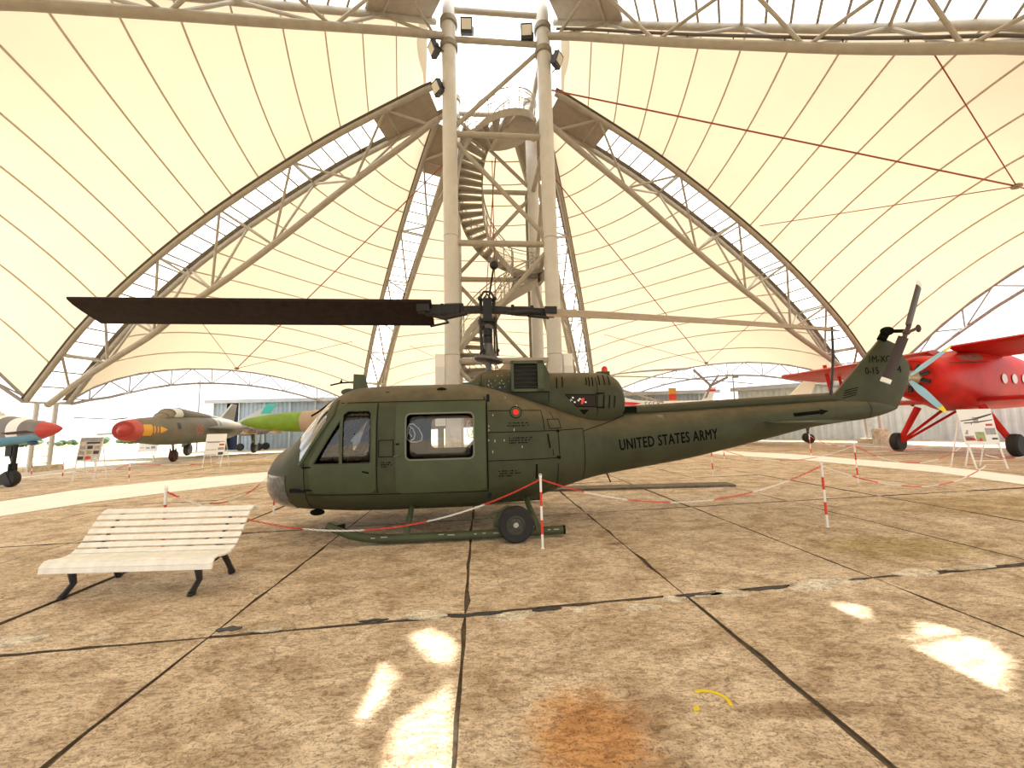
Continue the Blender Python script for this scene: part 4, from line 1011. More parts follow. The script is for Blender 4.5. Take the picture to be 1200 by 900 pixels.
def grip(sg):
    zt = lambda x: RZ - (0.055 * abs(x) if sg > 0 else 0.0)
    mb = MB(); mb.bar((sg * .06, 0, RZ + .01), (sg * .55, 0, zt(.55)), .20, .09)
    mb.bar((sg * .5, 0, zt(.5)), (sg * 1.1, 0, zt(1.1)), .24, .16 if sg < 0 else .10)
    mb.tube((sg * .45, -.02, zt(.5) + (.06 if sg < 0 else .02)), (sg * .75, -.02, zt(.7) + (.05 if sg < 0 else .02)), .07, 10)
    mb.box((sg * 1.12, -.05, zt(1.1)), (.22, .34, .12))
    for dx in (.45, .8, 1.08): mb.tube((sg * dx, -.1, zt(dx) - .1), (sg * dx, -.1, zt(dx) + .09), .03, 8)
    mb.build('blade_grip', M_hub, heli, False)
    MB().poly([(sg * .35, -.22, RZ - .12), (sg * .75, -.20, RZ - .20 if sg < 0 else zt(.8) - .05), (sg * .95, -.1, RZ - .12 if sg < 0 else zt(.9) - .05)], .035, 8).poly([(sg * .80, -.12, RZ - .12 if sg < 0 else zt(.9) - .05), (sg * .72, -sg * .2, RZ - .17), (sg * 1.06, -sg * .35, RZ - .20 if sg < 0 else zt(1.1) - .19)], .022, 8).build('drag_brace', M_hub, heli)
grip(-1); grip(1)
def blade(sg, x0, x1, az, pitch, twist, z_tip):
    n = 24; prof = [(-.26, 0), (-.235, .028), (-.12, .042), (.05, .036), (.25, .016), (.42, .002)]
    vs = []; m = MB(); K = len(prof)
    for i in range(n + 1):
        t = i / n; x = x0 + (x1 - x0) * t; p = pitch - twist * t
        zc = RZ + (z_tip - RZ) * (x / x1) ** 1.3
        for s in (1, -1):
            for (c, h) in prof:
                y = c * math.cos(p) + s * h * math.sin(p) ; z = -c * math.sin(p) + s * h * math.cos(p)
                if sg > 0: y = -y                      # leading edge turns to the far side for the rear blade
                q = Vector((sg * x, y, zc + z)); q = Matrix.Rotation(az, 3, 'Z') @ q
                vs.append(q)
    fs = []; R = 2 * K
    for i in range(n):
        for s in (0, K):
            for k in range(K - 1): a = i * R + s + k; fs.append((a, a + 1, a + 1 + R, a + R))
        a = i * R; fs += [(a, a + K, a + K + R, a + R), (a + K - 1, a + 2 * K - 1, a + 2 * K - 1 + R, a + K - 1 + R)]
    for b0 in (0, n * R): fs.append(tuple(b0 + k for k in range(K)) + tuple(b0 + K + k for k in range(K - 1, -1, -1)))
    m.add(vs, fs); me = m.mesh('main_blade', M_blade, True, .5)
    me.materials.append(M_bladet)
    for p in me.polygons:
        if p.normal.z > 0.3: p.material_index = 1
    b = link('main_blade', me, heli)
    return b
blade(-1, 0.98, 6.72, math.radians(1.3), math.radians(27), math.radians(3), 3.70)
blade(1, 1.02, 6.60, math.radians(1.3), math.radians(27), math.radians(7), 3.28)

# landing gear
for sd in (-1, 1):
    y = sd * 1.27
    MB().poly([(-2.26, y, .285), (-2.12, y, .225), (-1.95, y, .155), (-1.75, y, .105), (-1.5, y, .08), (-1.0, y, .075), (.5, y, .085), (1.02, y, .095)], [.05, .058, .06, .06, .06, .06, .06, .06], 12).build('skid', M_olive2, heli)
    MB().lathe([(.062, 0), (.062, .03)], Matrix.Translation((.99, y, .095)) @ Matrix.Rotation(PI / 2, 4, 'Y'), 12).build('skid_cap', M_oline, heli)
    MB().prism([(-2.24, .27), (-2.02, .30), (-2.03, .20), (-2.10, .20)], -.02, .02, Matrix(((1, 0, 0, 0), (0, 0, 1, y), (0, 1, 0, 0), (0, 0, 0, 1)))).build('toe_plate', M_oline, heli, False)
for x, xb in ((-1.17, -1.19), (.53, .66)):
    MB().poly([(xb, -1.27, .09), (xb + (x - xb) * .3, -1.22, .20), (x, -1.02, .42), (x, -.8, .50), (x, .8, .50), (x, 1.02, .42), (xb + (x - xb) * .3, 1.22, .20), (xb, 1.27, .09)], [.05, .042, .04, .04, .04, .04, .042, .05], 10).build('cross_tube', M_olive2, heli)
for sd in (-1, 1):
    c = Matrix.Translation((.31, sd * 1.46, .245)) @ Matrix.Rotation(PI / 2, 4, 'X')
    w = MB().lathe([(.13, -.08), (.21, -.085), (.235, -.06), (.245, -.02), (.245, .02), (.235, .06), (.21, .085), (.13, .08)], c, 32, False).build('ground_wheel', M_tyre, heli)
    MB().lathe([(.135, -.07), (.135, -.045), (.10, -.05), (.085, -.03), (.05, -.03), (.05, -.055), (.004, -.055)] if sd > 0 else [(.135, .07), (.135, .045), (.10, .05), (.085, .03), (.05, .03), (.05, .055), (.004, .055)], c, 28, False).build('wheel_rim', mat('worn green rim', (.07, .068, .05), .6, 0, .3, 20), w)
    MB().lathe([(.036, .055), (.03, .075), (.004, .075)] if sd < 0 else [(.036, -.055), (.03, -.075), (.004, -.075)], c, 16, False).build('hub_cap', mat('pale hub', (.5, .48, .42), .5), w)
    y = sd * 1.40
    MB().poly([(.14, y, .12), (.02, y, .22), (.06, y, .40), (.20, y, .47), (.40, y, .44), (.56, y, .30), (.60, y, .14)], .022, 8).poly([(.12, y, .10), (.06, y, .30), (.16, y, .42)], .03, 8).poly([(.14, y, .44), (.02, y, .40), (-.16, y, .30)], .014, 8).build('wheel_bracket', M_olive2, heli)
    mb = MB(); r2 = random.Random(2)
    for k in range(10): x = -1.7 + r2.random() * 2.6; mb.box((x, sd * 1.33, .10 + .02 * r2.random()), (.03 + .08 * r2.random(), .004, .012))
    mb.build('paint_chip', MATS['bare paint chip'], heli, False)['kind'] = 'stuff'
MB().sphere((-2.62, -.7, .36), .07, 8, 6, (1.6, 1, .7)).build('belly_lamp', M_oline, heli)
MB().poly([(2.02, -.1, .70), (2.08, -.1, .55)], .012, 6).build('drain_pipe', M_oline, heli)
# ------------------------------------------------------------------ white bench
M_slat = mat('cream painted slat', (0.90, 0.87, 0.78), 0.55, 0, 0.10, 7)
M_iron = mat('black cast iron', (0.012, 0.011, 0.011), 0.45)
bench = thing('bench', 'cream slatted bench with curved back and black iron feet before the helicopter nose', 'bench', (-3.845, 4.17, 0), 0.012)
prof = [(-.115, .262, 1.45), (-.105, .305, .9), (-.06, .335, .15), (.0, .330, -.12), (.065, .322, .0), (.13, .325, .2), (.19, .352, .55), (.245, .402, .82), (.29, .462, 1.0), (.335, .525, 1.0), (.38, .588, .98), (.425, .650, .9), (.475, .700, .55), (.535, .712, -.2), (.575, .685, -1.0)]
sl = MB().box((0, 0, 0), (1.69, .056, .022)).mesh('slat', M_slat, False)
bm = bmesh.new(); bm.from_mesh(sl); bmesh.ops.bevel(bm, geom=bm.edges, offset=.004, segments=1, affect='EDGES'); bm.to_mesh(sl); bm.free()
prof = [(y, z + .022, a) for y, z, a in prof]
for (y, z, a) in prof: link('slat', sl, bench, Matrix.Translation((0, y, z)) @ Matrix.Rotation(a, 4, 'X'))
for x in (-.63, .63):
    fr = MB().poly([(x, y + .018 * math.sin(a), z - .022 * math.cos(a)) for y, z, a in prof], .016, 6).build('side_frame', M_iron, bench)
    MB().poly([(x, .02, .30), (x, -.01, .22), (x, .01, .12), (x, -.05, .06), (x, -.085, .02)], [.028, .033, .028, .026, .036], 8).sphere((x, -.085, .018), .036, 8, 6, (1, 1.3, .55)).build('leg', M_iron, bench)
    MB().poly([(x, .30, .40), (x, .33, .28), (x, .40, .18), (x, .455, .09), (x, .49, .02)], [.024, .028, .028, .026, .036], 8).sphere((x, .49, .018), .032, 8, 6, (1, 1.3, .55)).build('leg', M_iron, bench)
    MB().poly([(x, .02, .22), (x, .16, .235), (x, .33, .27)], .016, 8).poly([(x, .12, .30), (x, .17, .24)], .016, 6).build('stay', M_iron, bench)
MB().tube((-.63, .16, .236), (.63, .16, .236), .012, 8).build('tie_bar', M_iron, bench)

# ------------------------------------------------------------------ barrier posts and chains
M_red = mat('red barrier paint', (0.72, 0.045, 0.02), 0.5, 0, .1, 9)
M_wht = mat('white barrier paint', (0.86, 0.84, 0.80), 0.5)
bandr, bandw = [MB().lathe([(.016, 0), (.016, .1775)], n=10).mesh('band', m_, True) for m_ in (M_red, M_wht)]
basem = MB().lathe([(.026, 0), (.026, .006), (.018, .012)], n=14).mesh('foot', M_wht)
topm = MB().sphere((0, 0, .905), .020, 10, 6).poly([(.018 * math.cos(t), 0, .925 + .018 * math.sin(t)) for t in [2 * PI * k / 10 for k in range(10)]], .004, 5, closed=True).mesh('ring_cap', M_wht)
def post(x, y, lab, h=.89, lean=0.0):
    r = thing('barrier_post', lab, 'post', (x, y, 0.0), 0, group='red and white barrier posts'); r.scale = (1, 1, h / .89); r.rotation_euler = (0, lean, 0)
    for k in range(5): link('band', bandw if k % 2 == 0 else bandr, r, Matrix.Translation((0, 0, .003 + .1775 * k)))
    link('foot', basem, r); link('ring_cap', topm, r)
    return r
PST = {
 'a': (.339, 5.279, 'red and white barrier post in front of the ground wheel and skid of the green helicopter'),
 'b': (4.499, 5.915, 'red and white barrier post standing alone on the floor right of the tail boom'),
 'c': (8.139, 9.605, 'red and white barrier post below the tail fin'),
 'd': (11.404, 15.451, 'red and white barrier post beside the dark wheel of the cream plane'),
 'e': (-4.36, 5.06, 'barrier post standing right behind the white bench'),
 'f': (-4.60, 7.75, 'barrier post half hidden below the nose of the helicopter'),
 'g': (10.75, 8.35, 'barrier post at the right edge of the photo near the picture board'),
 'h': (5.6, 11.4, 'barrier post hidden behind the tail boom')}
for k, (x, y, lab) in PST.items(): post(x, y, lab.replace('in front of the ground wheel and skid of the green helicopter', 'in front of the helicopter ground wheel'))
for x, y, lab in ((-12.93, 13.53, 'short barrier post on the pale strip left of the bench'), (-16.65, 14.85, 'short dark barrier post between the jet wheel and the photo board'), (-18.9, 15.76, 'short barrier post just right of the jet wheel'), (8.3, 15.9, 'thin white post beyond the tail boom'), (9.9, 21.5, 'farthest thin post beyond the tail boom')):
    post(x, y, lab, .62)
def link_mesh(m_):
    pts = [(.022 * math.cos(t) * (1 if abs(math.cos(t)) > .2 else 1), .010 * math.sin(t), 0) for t in [2 * PI * k / 8 for k in range(8)]]
    return MB().poly(pts, .0042, 4, closed=True)
LNK = link_mesh(None)
def chain(A, B, sag, lab, n0=0, sec=.62):
    A, B = Vector(A), Vector(B); L = (B - A).length; 
    N = 200; P = [A.lerp(B, k / N) - Vector((0, 0, 4 * sag * (k / N) * (1 - k / N))) for k in range(N + 1)]
    cum = [0]
    for k in range(N): cum.append(cum[-1] + (P[k + 1] - P[k]).length)
    tot = cum[-1]; nl = int(tot / .036)
    root = thing('barrier_chain', lab, 'chain', tuple(A), 0, group='red and white plastic chains')
    parts = {}; j = 0
    for i in range(nl):
        d = (i + .5) * tot / nl
        while cum[j + 1] < d: j += 1
        p = P[j].lerp(P[j + 1], (d - cum[j]) / (cum[j + 1] - cum[j])); t = (P[j + 1] - P[j]).normalized()
        q = t.to_track_quat('X', 'Z').to_matrix() @ Matrix.Rotation((.75 if i % 2 else -.75), 3, 'X')
        s = int(d / sec)
        m = parts.setdefault(s, MB()); m.add([q @ Vector(v) + p - A for v in LNK.v], LNK.f)
    for s, m in parts.items(): m.build('chain_section', M_red if (s + n0) % 2 else M_wht, root)
T = lambda k, z=.875: (PST[k][0], PST[k][1], z)
chain(T('a'), T('b'), .40, 'plastic chain hanging between the wheel post and the nearest right post', 1, .62)
chain(T('a'), T('e'), .56, 'long plastic chain sagging past the skid tip to the post behind the bench', 1, .78)
chain(T('e'), T('f'), .36, 'plastic chain from the bench post back to the post below the nose', 1, .45)
chain(T('b'), (11.95, 10.25, .24), .40, 'plastic chain running low from the nearest right post to the picture board', 0, 1.0)
chain(T('c'), T('h'), .40, 'plastic chain behind the tail boom, left of the middle post', 0, .8)
chain(T('c'), T('d'), .14, 'plastic chain from the middle post back to the post by the dark wheel', 1, .9)
chain(T('c'), (12.55, 11.3, .62), .42, 'plastic chain from the middle right post to the left leg of the picture board', 1, .9)
chain(T('g', .70), (12.35, 10.6, .50), .10, 'short white and red chain from the right edge post to the picture board leg', 0, .9)
chain((12.3, 14.4, .30), (15.5, 13.2, .75), .12, 'plastic chain before the biplane wheels', 0, .9)
chain((-12.93, 13.53, .61), (-16.65, 14.85, .60), .30, 'plastic chain between the two short posts at the photo board', 1, .8)
chain((-12.93, 13.53, .61), (-9.8, 16.6, .60), .18, 'plastic chain from the short post towards the white board', 1, .8)

# ------------------------------------------------------------------ picture boards on easels
def board(c, w, h, z0, rz, tilt, lab, art, legz=.0):
    r = thing('picture_board', lab, 'board', (c[0], c[1], 0), rz, group='information boards')
    Rm = Matrix.Translation((0, 0, z0)) @ Matrix.Rotation(-tilt, 4, 'X')
    m = MB().box((0, 0, h / 2), (w, .02, h), M=None); m.v = [tuple(Rm @ Vector(v)) for v in m.v]; m.build('panel', M_white, r, False)
    for x in (-w * .44, w * .44): MB().bar((x, -.03 - .12, 0), (x, -.01, z0 + .06), .028, .028).build('leg', M_wht, r, False)
    MB().bar((0, .55, 0), (0, .04 + math.sin(tilt) * h * .8, z0 + h * .8), .028, .028).build('leg', M_wht, r, False)
    for x in (-w * .44, w * .44): MB().bar((x, .55, 0), (x, .04 + math.sin(tilt) * h * .8, z0 + h * .8), .022, .022).build('leg', M_wht, r, False)
    MB().bar((-w * .44, -.1, z0 * .35), (w * .44, -.1, z0 * .35), .02, .02).build('cross_bar', M_wht, r, False)
    for pts, m_ in art:
        mb = MB(); mb.add([Rm @ Vector(((u - .5) * w, -.0125, v * h)) for u, v in pts], [tuple(range(len(pts)))]); mb.build('print', m_, r, False)
    return r
G = lambda n, c: mat('print ' + n, c, .6, 0, .25, 12)
K_, R_, B_, GR, BR, SK = G('black', (.05, .05, .06)), G('red', (.70, .06, .06)), G('grey', (.38, .36, .36)), G('green', (.35, .40, .18)), G('brown', (.40, .34, .30)), G('sky', (.72, .74, .76))
def rc(x0, y0, x1, y1): return [(x0, y0), (x1, y0), (x1, y1), (x0, y1)]
art = [([(.02, .66), (.48, .70), (.50, .72), (.45, .735), (.02, .685)], K_), ([(.47, .70), (.97, .83), (.98, .87), (.47, .755)], K_), ([(.10, .60), (.55, .62), (.96, .68), (.96, .70), (.55, .655), (.1, .625)], K_), ([(.40, .60), (.53, .60), (.56, .76), (.38, .78)], B_), ([(.30, .56), (.32, .56), (.33, .62), (.31, .62)], K_),
       (rc(.72, .52, .92, .58), R_), (rc(.03, .12, .30, .26), BR), ([(.03, .14), (.34, .12), (.30, .2), (.03, .24)], R_), (rc(.35, .10, .62, .36), GR), (rc(.42, .10, .52, .18), R_), (rc(.66, .28, .96, .46), B_), (rc(.80, .14, .97, .19), K_), ([(.05, .3), (.15, .3), (.17, .42), (.12, .42)], BR)]
board((13.36, 11.45), .92, 1.03, .66, -.06, .12, 'white board with a printed biplane picture standing before the red plane', art)
art = [(rc(.05, .62, .95, .66), B_), (rc(.10, .60, .7, .62), K_), (rc(.70, .46, .95, .54), R_), (rc(.66, .26, .96, .38), BR), (rc(.70, .04, .95, .16), K_), (rc(.1, .26, .6, .29), B_), (rc(.05, .03, .6, .06), B_)]
board((-13.65, 18.25), .86, 1.0, .52, .12, .18, 'white text board on easel legs under the nose of the camouflaged jet', art)
art = [(rc(.02, .02, .98, .98), G('paper', (.62, .55, .50))), (rc(.05, .82, .95, .97), B_), (rc(.3, .72, .9, .80), K_)] + [(rc(.06 + .31 * i, .06 + .22 * j, .30 + .31 * i, .20 + .22 * j), (K_, BR, B_, R_, GR, K_, SK, K_, BR)[i * 3 + j]) for i in range(3) for j in range(3)]
art = [(p if k == 0 else [(u, v) for u, v in p], m_) for k, (p, m_) in enumerate(art)]
def board_off(art):
    out = []
    for k, (p, m_) in enumerate(art): out.append((p, m_))
    return out
b_ = board((-15.3, 14.4), .66, .86, .68, .30, .22, 'brown board of many small photographs leaning on easel legs between the jets', art)
for k, o in enumerate([c for c in b_.children if c.name.startswith('print')]): o.location.y -= .003 * (1 if k else 0)
art = [(rc(.1, .7, .35, .78), K_), (rc(.45, .72, .9, .78), B_), (rc(.1, .3, .3, .36), B_), (rc(.4, .25, .6, .36), G('blue', (.2, .3, .5))), (rc(.68, .25, .9, .45), G('blue', (.2, .3, .5)))]
board((-20.3, 22.2), .95, .62, .62, .1, .15, 'small white board on legs in front of the far camouflaged jet wheel', art)

# ------------------------------------------------------------------ red biplane
M_bred = mat('red aircraft paint', (0.50, 0.014, 0.007), 0.5, 0, 0.25, 0.9, spec=0.2)
M_bred2 = mat('faded red wing underside', (0.52, 0.07, 0.05), 0.5, 0, 0.12, 1.2)
M_prop = mat('light blue propeller paint', (0.30, 0.55, 0.70), 0.45)
M_tip = mat('yellow tip paint', (0.85, 0.68, 0.02), 0.5)
M_eng = mat('engine black', (.02, .02, .02), .5)
M_port = mat('pale porthole', (.52, .42, .36), .25)
M_cwin = glass('cockpit pane', (.45, .42, .42), .22, .05)
bpl = thing('biplane', 'large bright red biplane with a blue propeller on the right', 'biplane', (17.15, 15.75, 0), math.atan2(.33, .94))
# local x runs aft, y to the far side; the nose is towards -x
PL = Hull([(-1.98, 2.28, 3.62, .70, 2), (-1.7, 2.12, 3.76, .84, 2), (-1.1, 1.98, 3.82, .92, 2.1), (-.2, 1.80, 3.84, .95, 2.3), (.5, 1.66, 3.98, .98, 2.6), (1.2, 1.70, 4.15, 1.0, 2.8), (3, 1.70, 4.10, 1.0, 2.8), (5, 1.75, 3.8, .9, 2.5), (8, 1.85, 3.0, .45, 2.2), (10.2, 1.95, 2.4, .08, 2)])
PL.mb(ns=70, nr=48).build('fuselage', M_bred, bpl, ang=1.2)
Y = Matrix.Rotation(PI / 2, 4, 'Y')
MB().lathe([(.66, -2.0), (.69, -1.98), (.60, -1.93)], Matrix.Translation((0, 0, 2.95)) @ Y, 36, False).build('cowl_lip', M_bred, bpl)
MB().lathe([(.005, -1.93), (.62, -1.93)], Matrix.Translation((0, 0, 2.95)) @ Y, 36, False).build('engine_face', M_eng, bpl, False)
for k in range(9):
    a_ = 2 * PI * k / 9; c, s = math.cos(a_), math.sin(a_)
    MB().tube((-1.99, .22 * c, 2.95 + .22 * s), (-1.99, .56 * c, 2.95 + .56 * s), .075, 8).build('cylinder', M_eng, bpl)
    MB().tube((-2.06, .25 * math.cos(a_ + .2), 2.95 + .25 * math.sin(a_ + .2)), (-2.06, .55 * math.cos(a_ + .12), 2.95 + .55 * math.sin(a_ + .12)), .016, 6).build('push_rod', M_hubg, bpl)
MB().lathe([(.30, -1.95), (.28, -2.08), (.20, -2.15), (.15, -2.33), (.12, -2.45), (.07, -2.51), (.004, -2.53)], Matrix.Translation((0, 0, 2.95)) @ Y, 24).build('propeller_hub', mat('brass hub', (.50, .38, .26), .4, .5), bpl)
def prop(root, cx, cz, ang, L, w, m1, m2):
    n = 14; vs = []
    for i in range(n + 1):
        t = i / n; r = .14 + (L - .14) * t
        cw = w * (.35 + .65 * min(1, t * 3)) * (1 - .45 * max(0, (t - .8) / .2) ** 2); tw = math.radians(62 - 38 * t)
        for s in (1, -1):
            for k in (-1, -.3, .4, 1):
                y = k * cw / 2; h = s * .022 * (1 - k * k * .9) * (1 - t * .6)
                vs.append((cx + y * math.cos(PI / 2 - tw) * .6 + h * .5, y * math.sin(tw) * .9 + h * .4, r))
    fs = []; R = 8
    for i in range(n):
        for s in (0, 4): fs += [(i * R + s + k, i * R + s + k + 1, i * R + s + k + 1 + R, i * R + s + k + R) for k in range(3)]
        fs += [(i * R, i * R + 4, i * R + 4 + R, i * R + R), (i * R + 3, i * R + 7, i * R + 7 + R, i * R + 3 + R)]
    fs += [(n * R, n * R + 1, n * R + 2, n * R + 3, n * R + 7, n * R + 6, n * R + 5, n * R + 4)]
    Rm = Matrix.Rotation(ang, 4, 'X'); vs = [Rm @ Vector(v) for v in vs]; vs = [(v.x, v.y, v.z + cz) for v in vs]
    i0 = (n - 2) * R
    f1 = [f for f in fs if max(f) < i0 + R]; f2 = [f for f in fs if max(f) >= i0 + R]
    b = MB().add(vs, f1).build('propeller_blade', m1, root); MB().add(vs, f2).build('blade_tip', m2, b)
for ang in (144, 54, -36, -126): prop(bpl, -2.31, 2.95, math.radians(ang), 1.62, .32, M_prop, M_tip)
def wing(root, name, m, xa, xb, y0, y1, z0, z1, th, sweep=0.0, taper=1.0, n=10):
    prof = [(0, 0), (.03, .35), (.12, .8), (.3, 1), (.6, .7), (1, .03)]
    vs = []; K = len(prof)
    for i in range(n + 1):
        t = i / n; y = y0 + (y1 - y0) * t; z = z0 + (z1 - z0) * t; c = (xb - xa) * (1 - (1 - taper) * t); 
        if t > .93: c *= math.sqrt(max(.15, 1 - ((t - .93) / .07) ** 2 * .75))
        x0_ = xa + sweep * t
        for s, k_ in ((1, .7), (-1, .3)):
            for (u, h) in prof: vs.append((x0_ + u * c, y, z + s * h * th * k_))
    fs = []; R = 2 * K
    for i in range(n):
        for s in (0, K): fs += [(i * R + s + k, i * R + s + k + 1, i * R + s + k + 1 + R, i * R + s + k + R) for k in range(K - 1)]
        fs += [(i * R, i * R + K, i * R + K + R, i * R + R), (i * R + K - 1, i * R + 2 * K - 1, i * R + 2 * K - 1 + R, i * R + K - 1 + R)]
    for b0 in (0, n * R): fs.append(tuple(b0 + k for k in range(K)) + tuple(b0 + K + k for k in range(K - 1, -1, -1)))
    return MB().add(vs, fs).build(name, m, root, ang=.9)
def tilt(o, a=.17):
    o.matrix_basis = Matrix.Translation((.2, 0, 4.12)) @ Matrix.Rotation(a, 4, 'Y') @ Matrix.Translation((-.2, 0, -4.12)); return o
tilt(wing(bpl, 'upper_wing', M_bred2, -.05, 2.35, .3, 6.5, 4.05, 3.78, .26))
tilt(wing(bpl, 'upper_wing', M_bred, -.05, 2.35, -.3, -6.6, 4.12, 4.30, .26))
wl = wing(bpl, 'lower_wing', M_bred2, .2, 2.1, .7, 5.6, 2.02, 2.10, .22)
wing(bpl, 'lower_wing', M_bred, .2, 2.1, -.7, -5.6, 2.02, 2.10, .22)
for k in range(5): MB().sphere((.55, 1.3 + k * .95, 1.97), .07, 8, 6).build('fairing', M_bred, wl)
for sd in (-1, 1):
    MB().bar((.6, sd * 4.4, 2.1), (.5, sd * 4.6, 4.2), .16, .05, (1, 0, 0)).bar((1.5, sd * 4.4, 2.1), (1.4, sd * 4.6, 4.2), .12, .05, (1, 0, 0)).build('wing_strut', M_bred, bpl)
    MB().poly([(0, sd * 1.62, .42), (.1, sd * .92, 1.85)], [.09, .12], 10).tube((.05, sd * 1.60, .42), (1.15, sd * .55, 1.78), .055, 8).tube((.05, sd * 1.6, .36), (1.7, sd * .35, 1.72), .05, 8).build('gear_strut', M_bred, bpl)
    w = MB().lathe([(.16, -.14), (.33, -.15), (.39, -.10), (.40, 0), (.39, .10), (.33, .15), (.16, .14)], Matrix.Translation((0, sd * 1.68, .40)) @ Matrix.Rotation(PI / 2, 4, 'X'), 28).build('wheel', M_tyre, bpl)
    MB().lathe([(.17, -.155), (.1, -.17), (.004, -.17)], Matrix.Translation((0, sd * 1.68, .40)) @ Matrix.Rotation(PI / 2, 4, 'X'), 20).build('wheel_hub', M_bred, w)
    MB().box((0, sd * 1.62, .2), (.4, .1, .1)).build('mud_scraper', M_bred, w, False)
    for x in (1.75, 2.5, 3.25):
        MB().lathe([(.005, 0), (.17, 0), (.19, -.015)], Matrix.Translation(PL.side(x, 2.86, sd, .012)) @ Matrix.Rotation(sd * PI / 2, 4, 'X'), 20).build('porthole', M_port, bpl, False)
for sd in (-1, 1):
    f = lambda s, z, o=0.0, sd=sd: PL.side(s, z, sd, o)
    for q in ([(-.25, 3.56), (.02, 3.56), (.12, 3.80), (.0, 3.80)], [(.08, 3.56), (.38, 3.56), (.42, 3.86), (.18, 3.82)], [(.44, 3.56), (.85, 3.60), (.85, 3.86), (.48, 3.88)]):
        plate(q, None, f, .012, 20, 2).build('cockpit_window', mat('dusty cockpit pane', (.24, .13, .11), .25), bpl, False)
    ribbon([(-1.2, 3.45), (-.3, 3.48), (1.0, 3.52)], .05, f, .01).build('cowl_seam', mat('dark red seam', (.12, .02, .02), .6), bpl)
MB().prism([(8.2, 2.6), (10.4, 2.2), (10.8, 4.6), (9.6, 4.7)], -.06, .06, Matrix(((1, 0, 0, 0), (0, 0, 1, 0), (0, 1, 0, 0), (0, 0, 0, 1)))).build('tail_fin', M_bred, bpl, False)
for sd in (-1, 1): wing(bpl, 'tailplane', M_bred, 8.9, 10.2, sd * .1, sd * 3.3, 2.6, 2.6, .12)
MB().lathe([(.1, -.07), (.2, -.06), (.22, 0), (.2, .06), (.1, .07)], Matrix.Translation((9.3, 0, .22)) @ Matrix.Rotation(PI / 2, 4, 'X'), 20).tube((9.3, .12, .22), (9.2, .12, 1.95), .05, 8).build('tail_wheel', M_tyre, bpl)
# concrete block at the arch foot
tag(MB().box((0, 0, .42), (.5, .5, .84)).build('concrete_block', M_patch, None, False), 'square concrete block standing on the floor behind the biplane wheel', 'block').location = (19.6, 21.4, 0)

# ------------------------------------------------------------------ jets on the left
M_camo = mat('brown camouflage paint', (0.20, 0.145, 0.095), 0.55, 0, 0, 0.55, col2=(0.10, 0.10, 0.065))
M_camog = mat('green grey belly paint', (0.15, 0.165, 0.12), 0.6, 0, .2, 1)
M_nred = mat('red nose paint', (0.50, 0.055, 0.045), 0.4)
M_nyel = mat('orange yellow paint', (0.72, 0.36, 0.02), 0.5)
M_lime = mat('lime green radome paint', (0.17, 0.30, 0.012), 0.45, 0, .15, 2)
M_tan = mat('tan jet paint', (0.42, 0.31, 0.21), 0.55, 0, .12, 1)
M_teal = mat('teal fin tip', (0.05, 0.40, 0.33), 0.5)
def wheel(root, c, r, w, rz=0.0, m=None):
    return MB().lathe([(r * .4, -w), (r * .85, -w), (r, -w * .5), (r, w * .5), (r * .85, w), (r * .4, w)], Matrix.Translation(c) @ Matrix.Rotation(PI / 2, 4, 'X'), 22).build('wheel', m or M_tyre, root)
jet = thing('fighter_jet', 'brown camouflaged jet with a red nose cone and number on its side', 'aeroplane', (-17.7, 18.1, 0), math.atan2(.955, -.30), group=None)
JH = Hull([(0, 1.34, 2.20, .42, 2), (.4, 1.27, 2.27, .49, 2), (1.4, 1.14, 2.38, .58, 2), (3.0, 1.0, 2.48, .66, 2.1), (4.5, .95, 2.58, .72, 2.2), (8, .95, 2.60, .80, 2.2), (11.5, 1.05, 2.5, .78, 2), (13.8, 1.3, 2.3, .55, 2)])
JH.mb(ns=70, nr=40, caps=True, keep=lambda x, y, z: z > 1.40 + .05 * math.sin(3 * x) or x < .6).build('fuselage', M_camo, jet, ang=1.2)
JH.mb([.55 + .25 * k for k in range(54)], None, nr=40, caps=False, keep=lambda x, y, z: z <= 1.44 + .05 * math.sin(3 * x)).build('belly', M_camog, jet, ang=1.2)
MB().lathe([(.40, -.02), (.43, -.0), (.47, .14), (.51, .42), (.52, .50)], Matrix.Translation((0, 0, 1.77)) @ Y, 36, False).build('intake_ring', M_nred, jet)
MB().lathe([(.004, -.36), (.07, -.28), (.22, -.08), (.34, .04), (.37, .14)], Matrix.Translation((0, 0, 1.77)) @ Y, 28, False).build('nose_cone', M_nred, jet)
MB().lathe([(.30, -.012), (.42, -.014), (.43, .0)], Matrix.Translation((0, 0, 1.77)) @ Y, 28, False).build('intake_throat', mat('dull intake paint', (.42, .055, .045), .6), jet)
for sd in (-1, 1):
    f = lambda s, z, o=0.0, sd=sd: JH.side(s, z, sd, o)
    plate([(.52, 1.50), (1.15, 1.50), (1.15, 2.04), (.52, 2.04)], None, f, .012, 24, 2).build('yellow_panel', M_nyel, jet)
    for q in ([(1.25, 1.60), (1.36, 1.60), (1.36, 1.98), (1.25, 1.98)], [(1.52, 1.62), (1.62, 1.62), (1.62, 1.95), (1.52, 1.95)], [(1.75, 1.60), (2.4, 1.78), (1.75, 1.96)]): plate(q, None, f, .014, 16, 2).build('yellow_marking', M_nyel, jet)
    plate([(3.35, 1.80), (3.65, 1.80), (3.65, 2.15), (3.35, 2.15)], None, f, .010, 16, 2).build('vent_door', M_black, jet)
can = Hull([(2.3, 2.28, 2.42, .10, 2), (3.0, 2.25, 2.64, .30, 2), (3.7, 2.3, 2.92, .40, 2.1), (4.4, 2.3, 3.0, .42, 2.2), (6.0, 2.3, 2.92, .42, 2.2), (9.5, 2.3, 2.70, .32, 2), (13, 2.2, 2.45, .15, 2)])
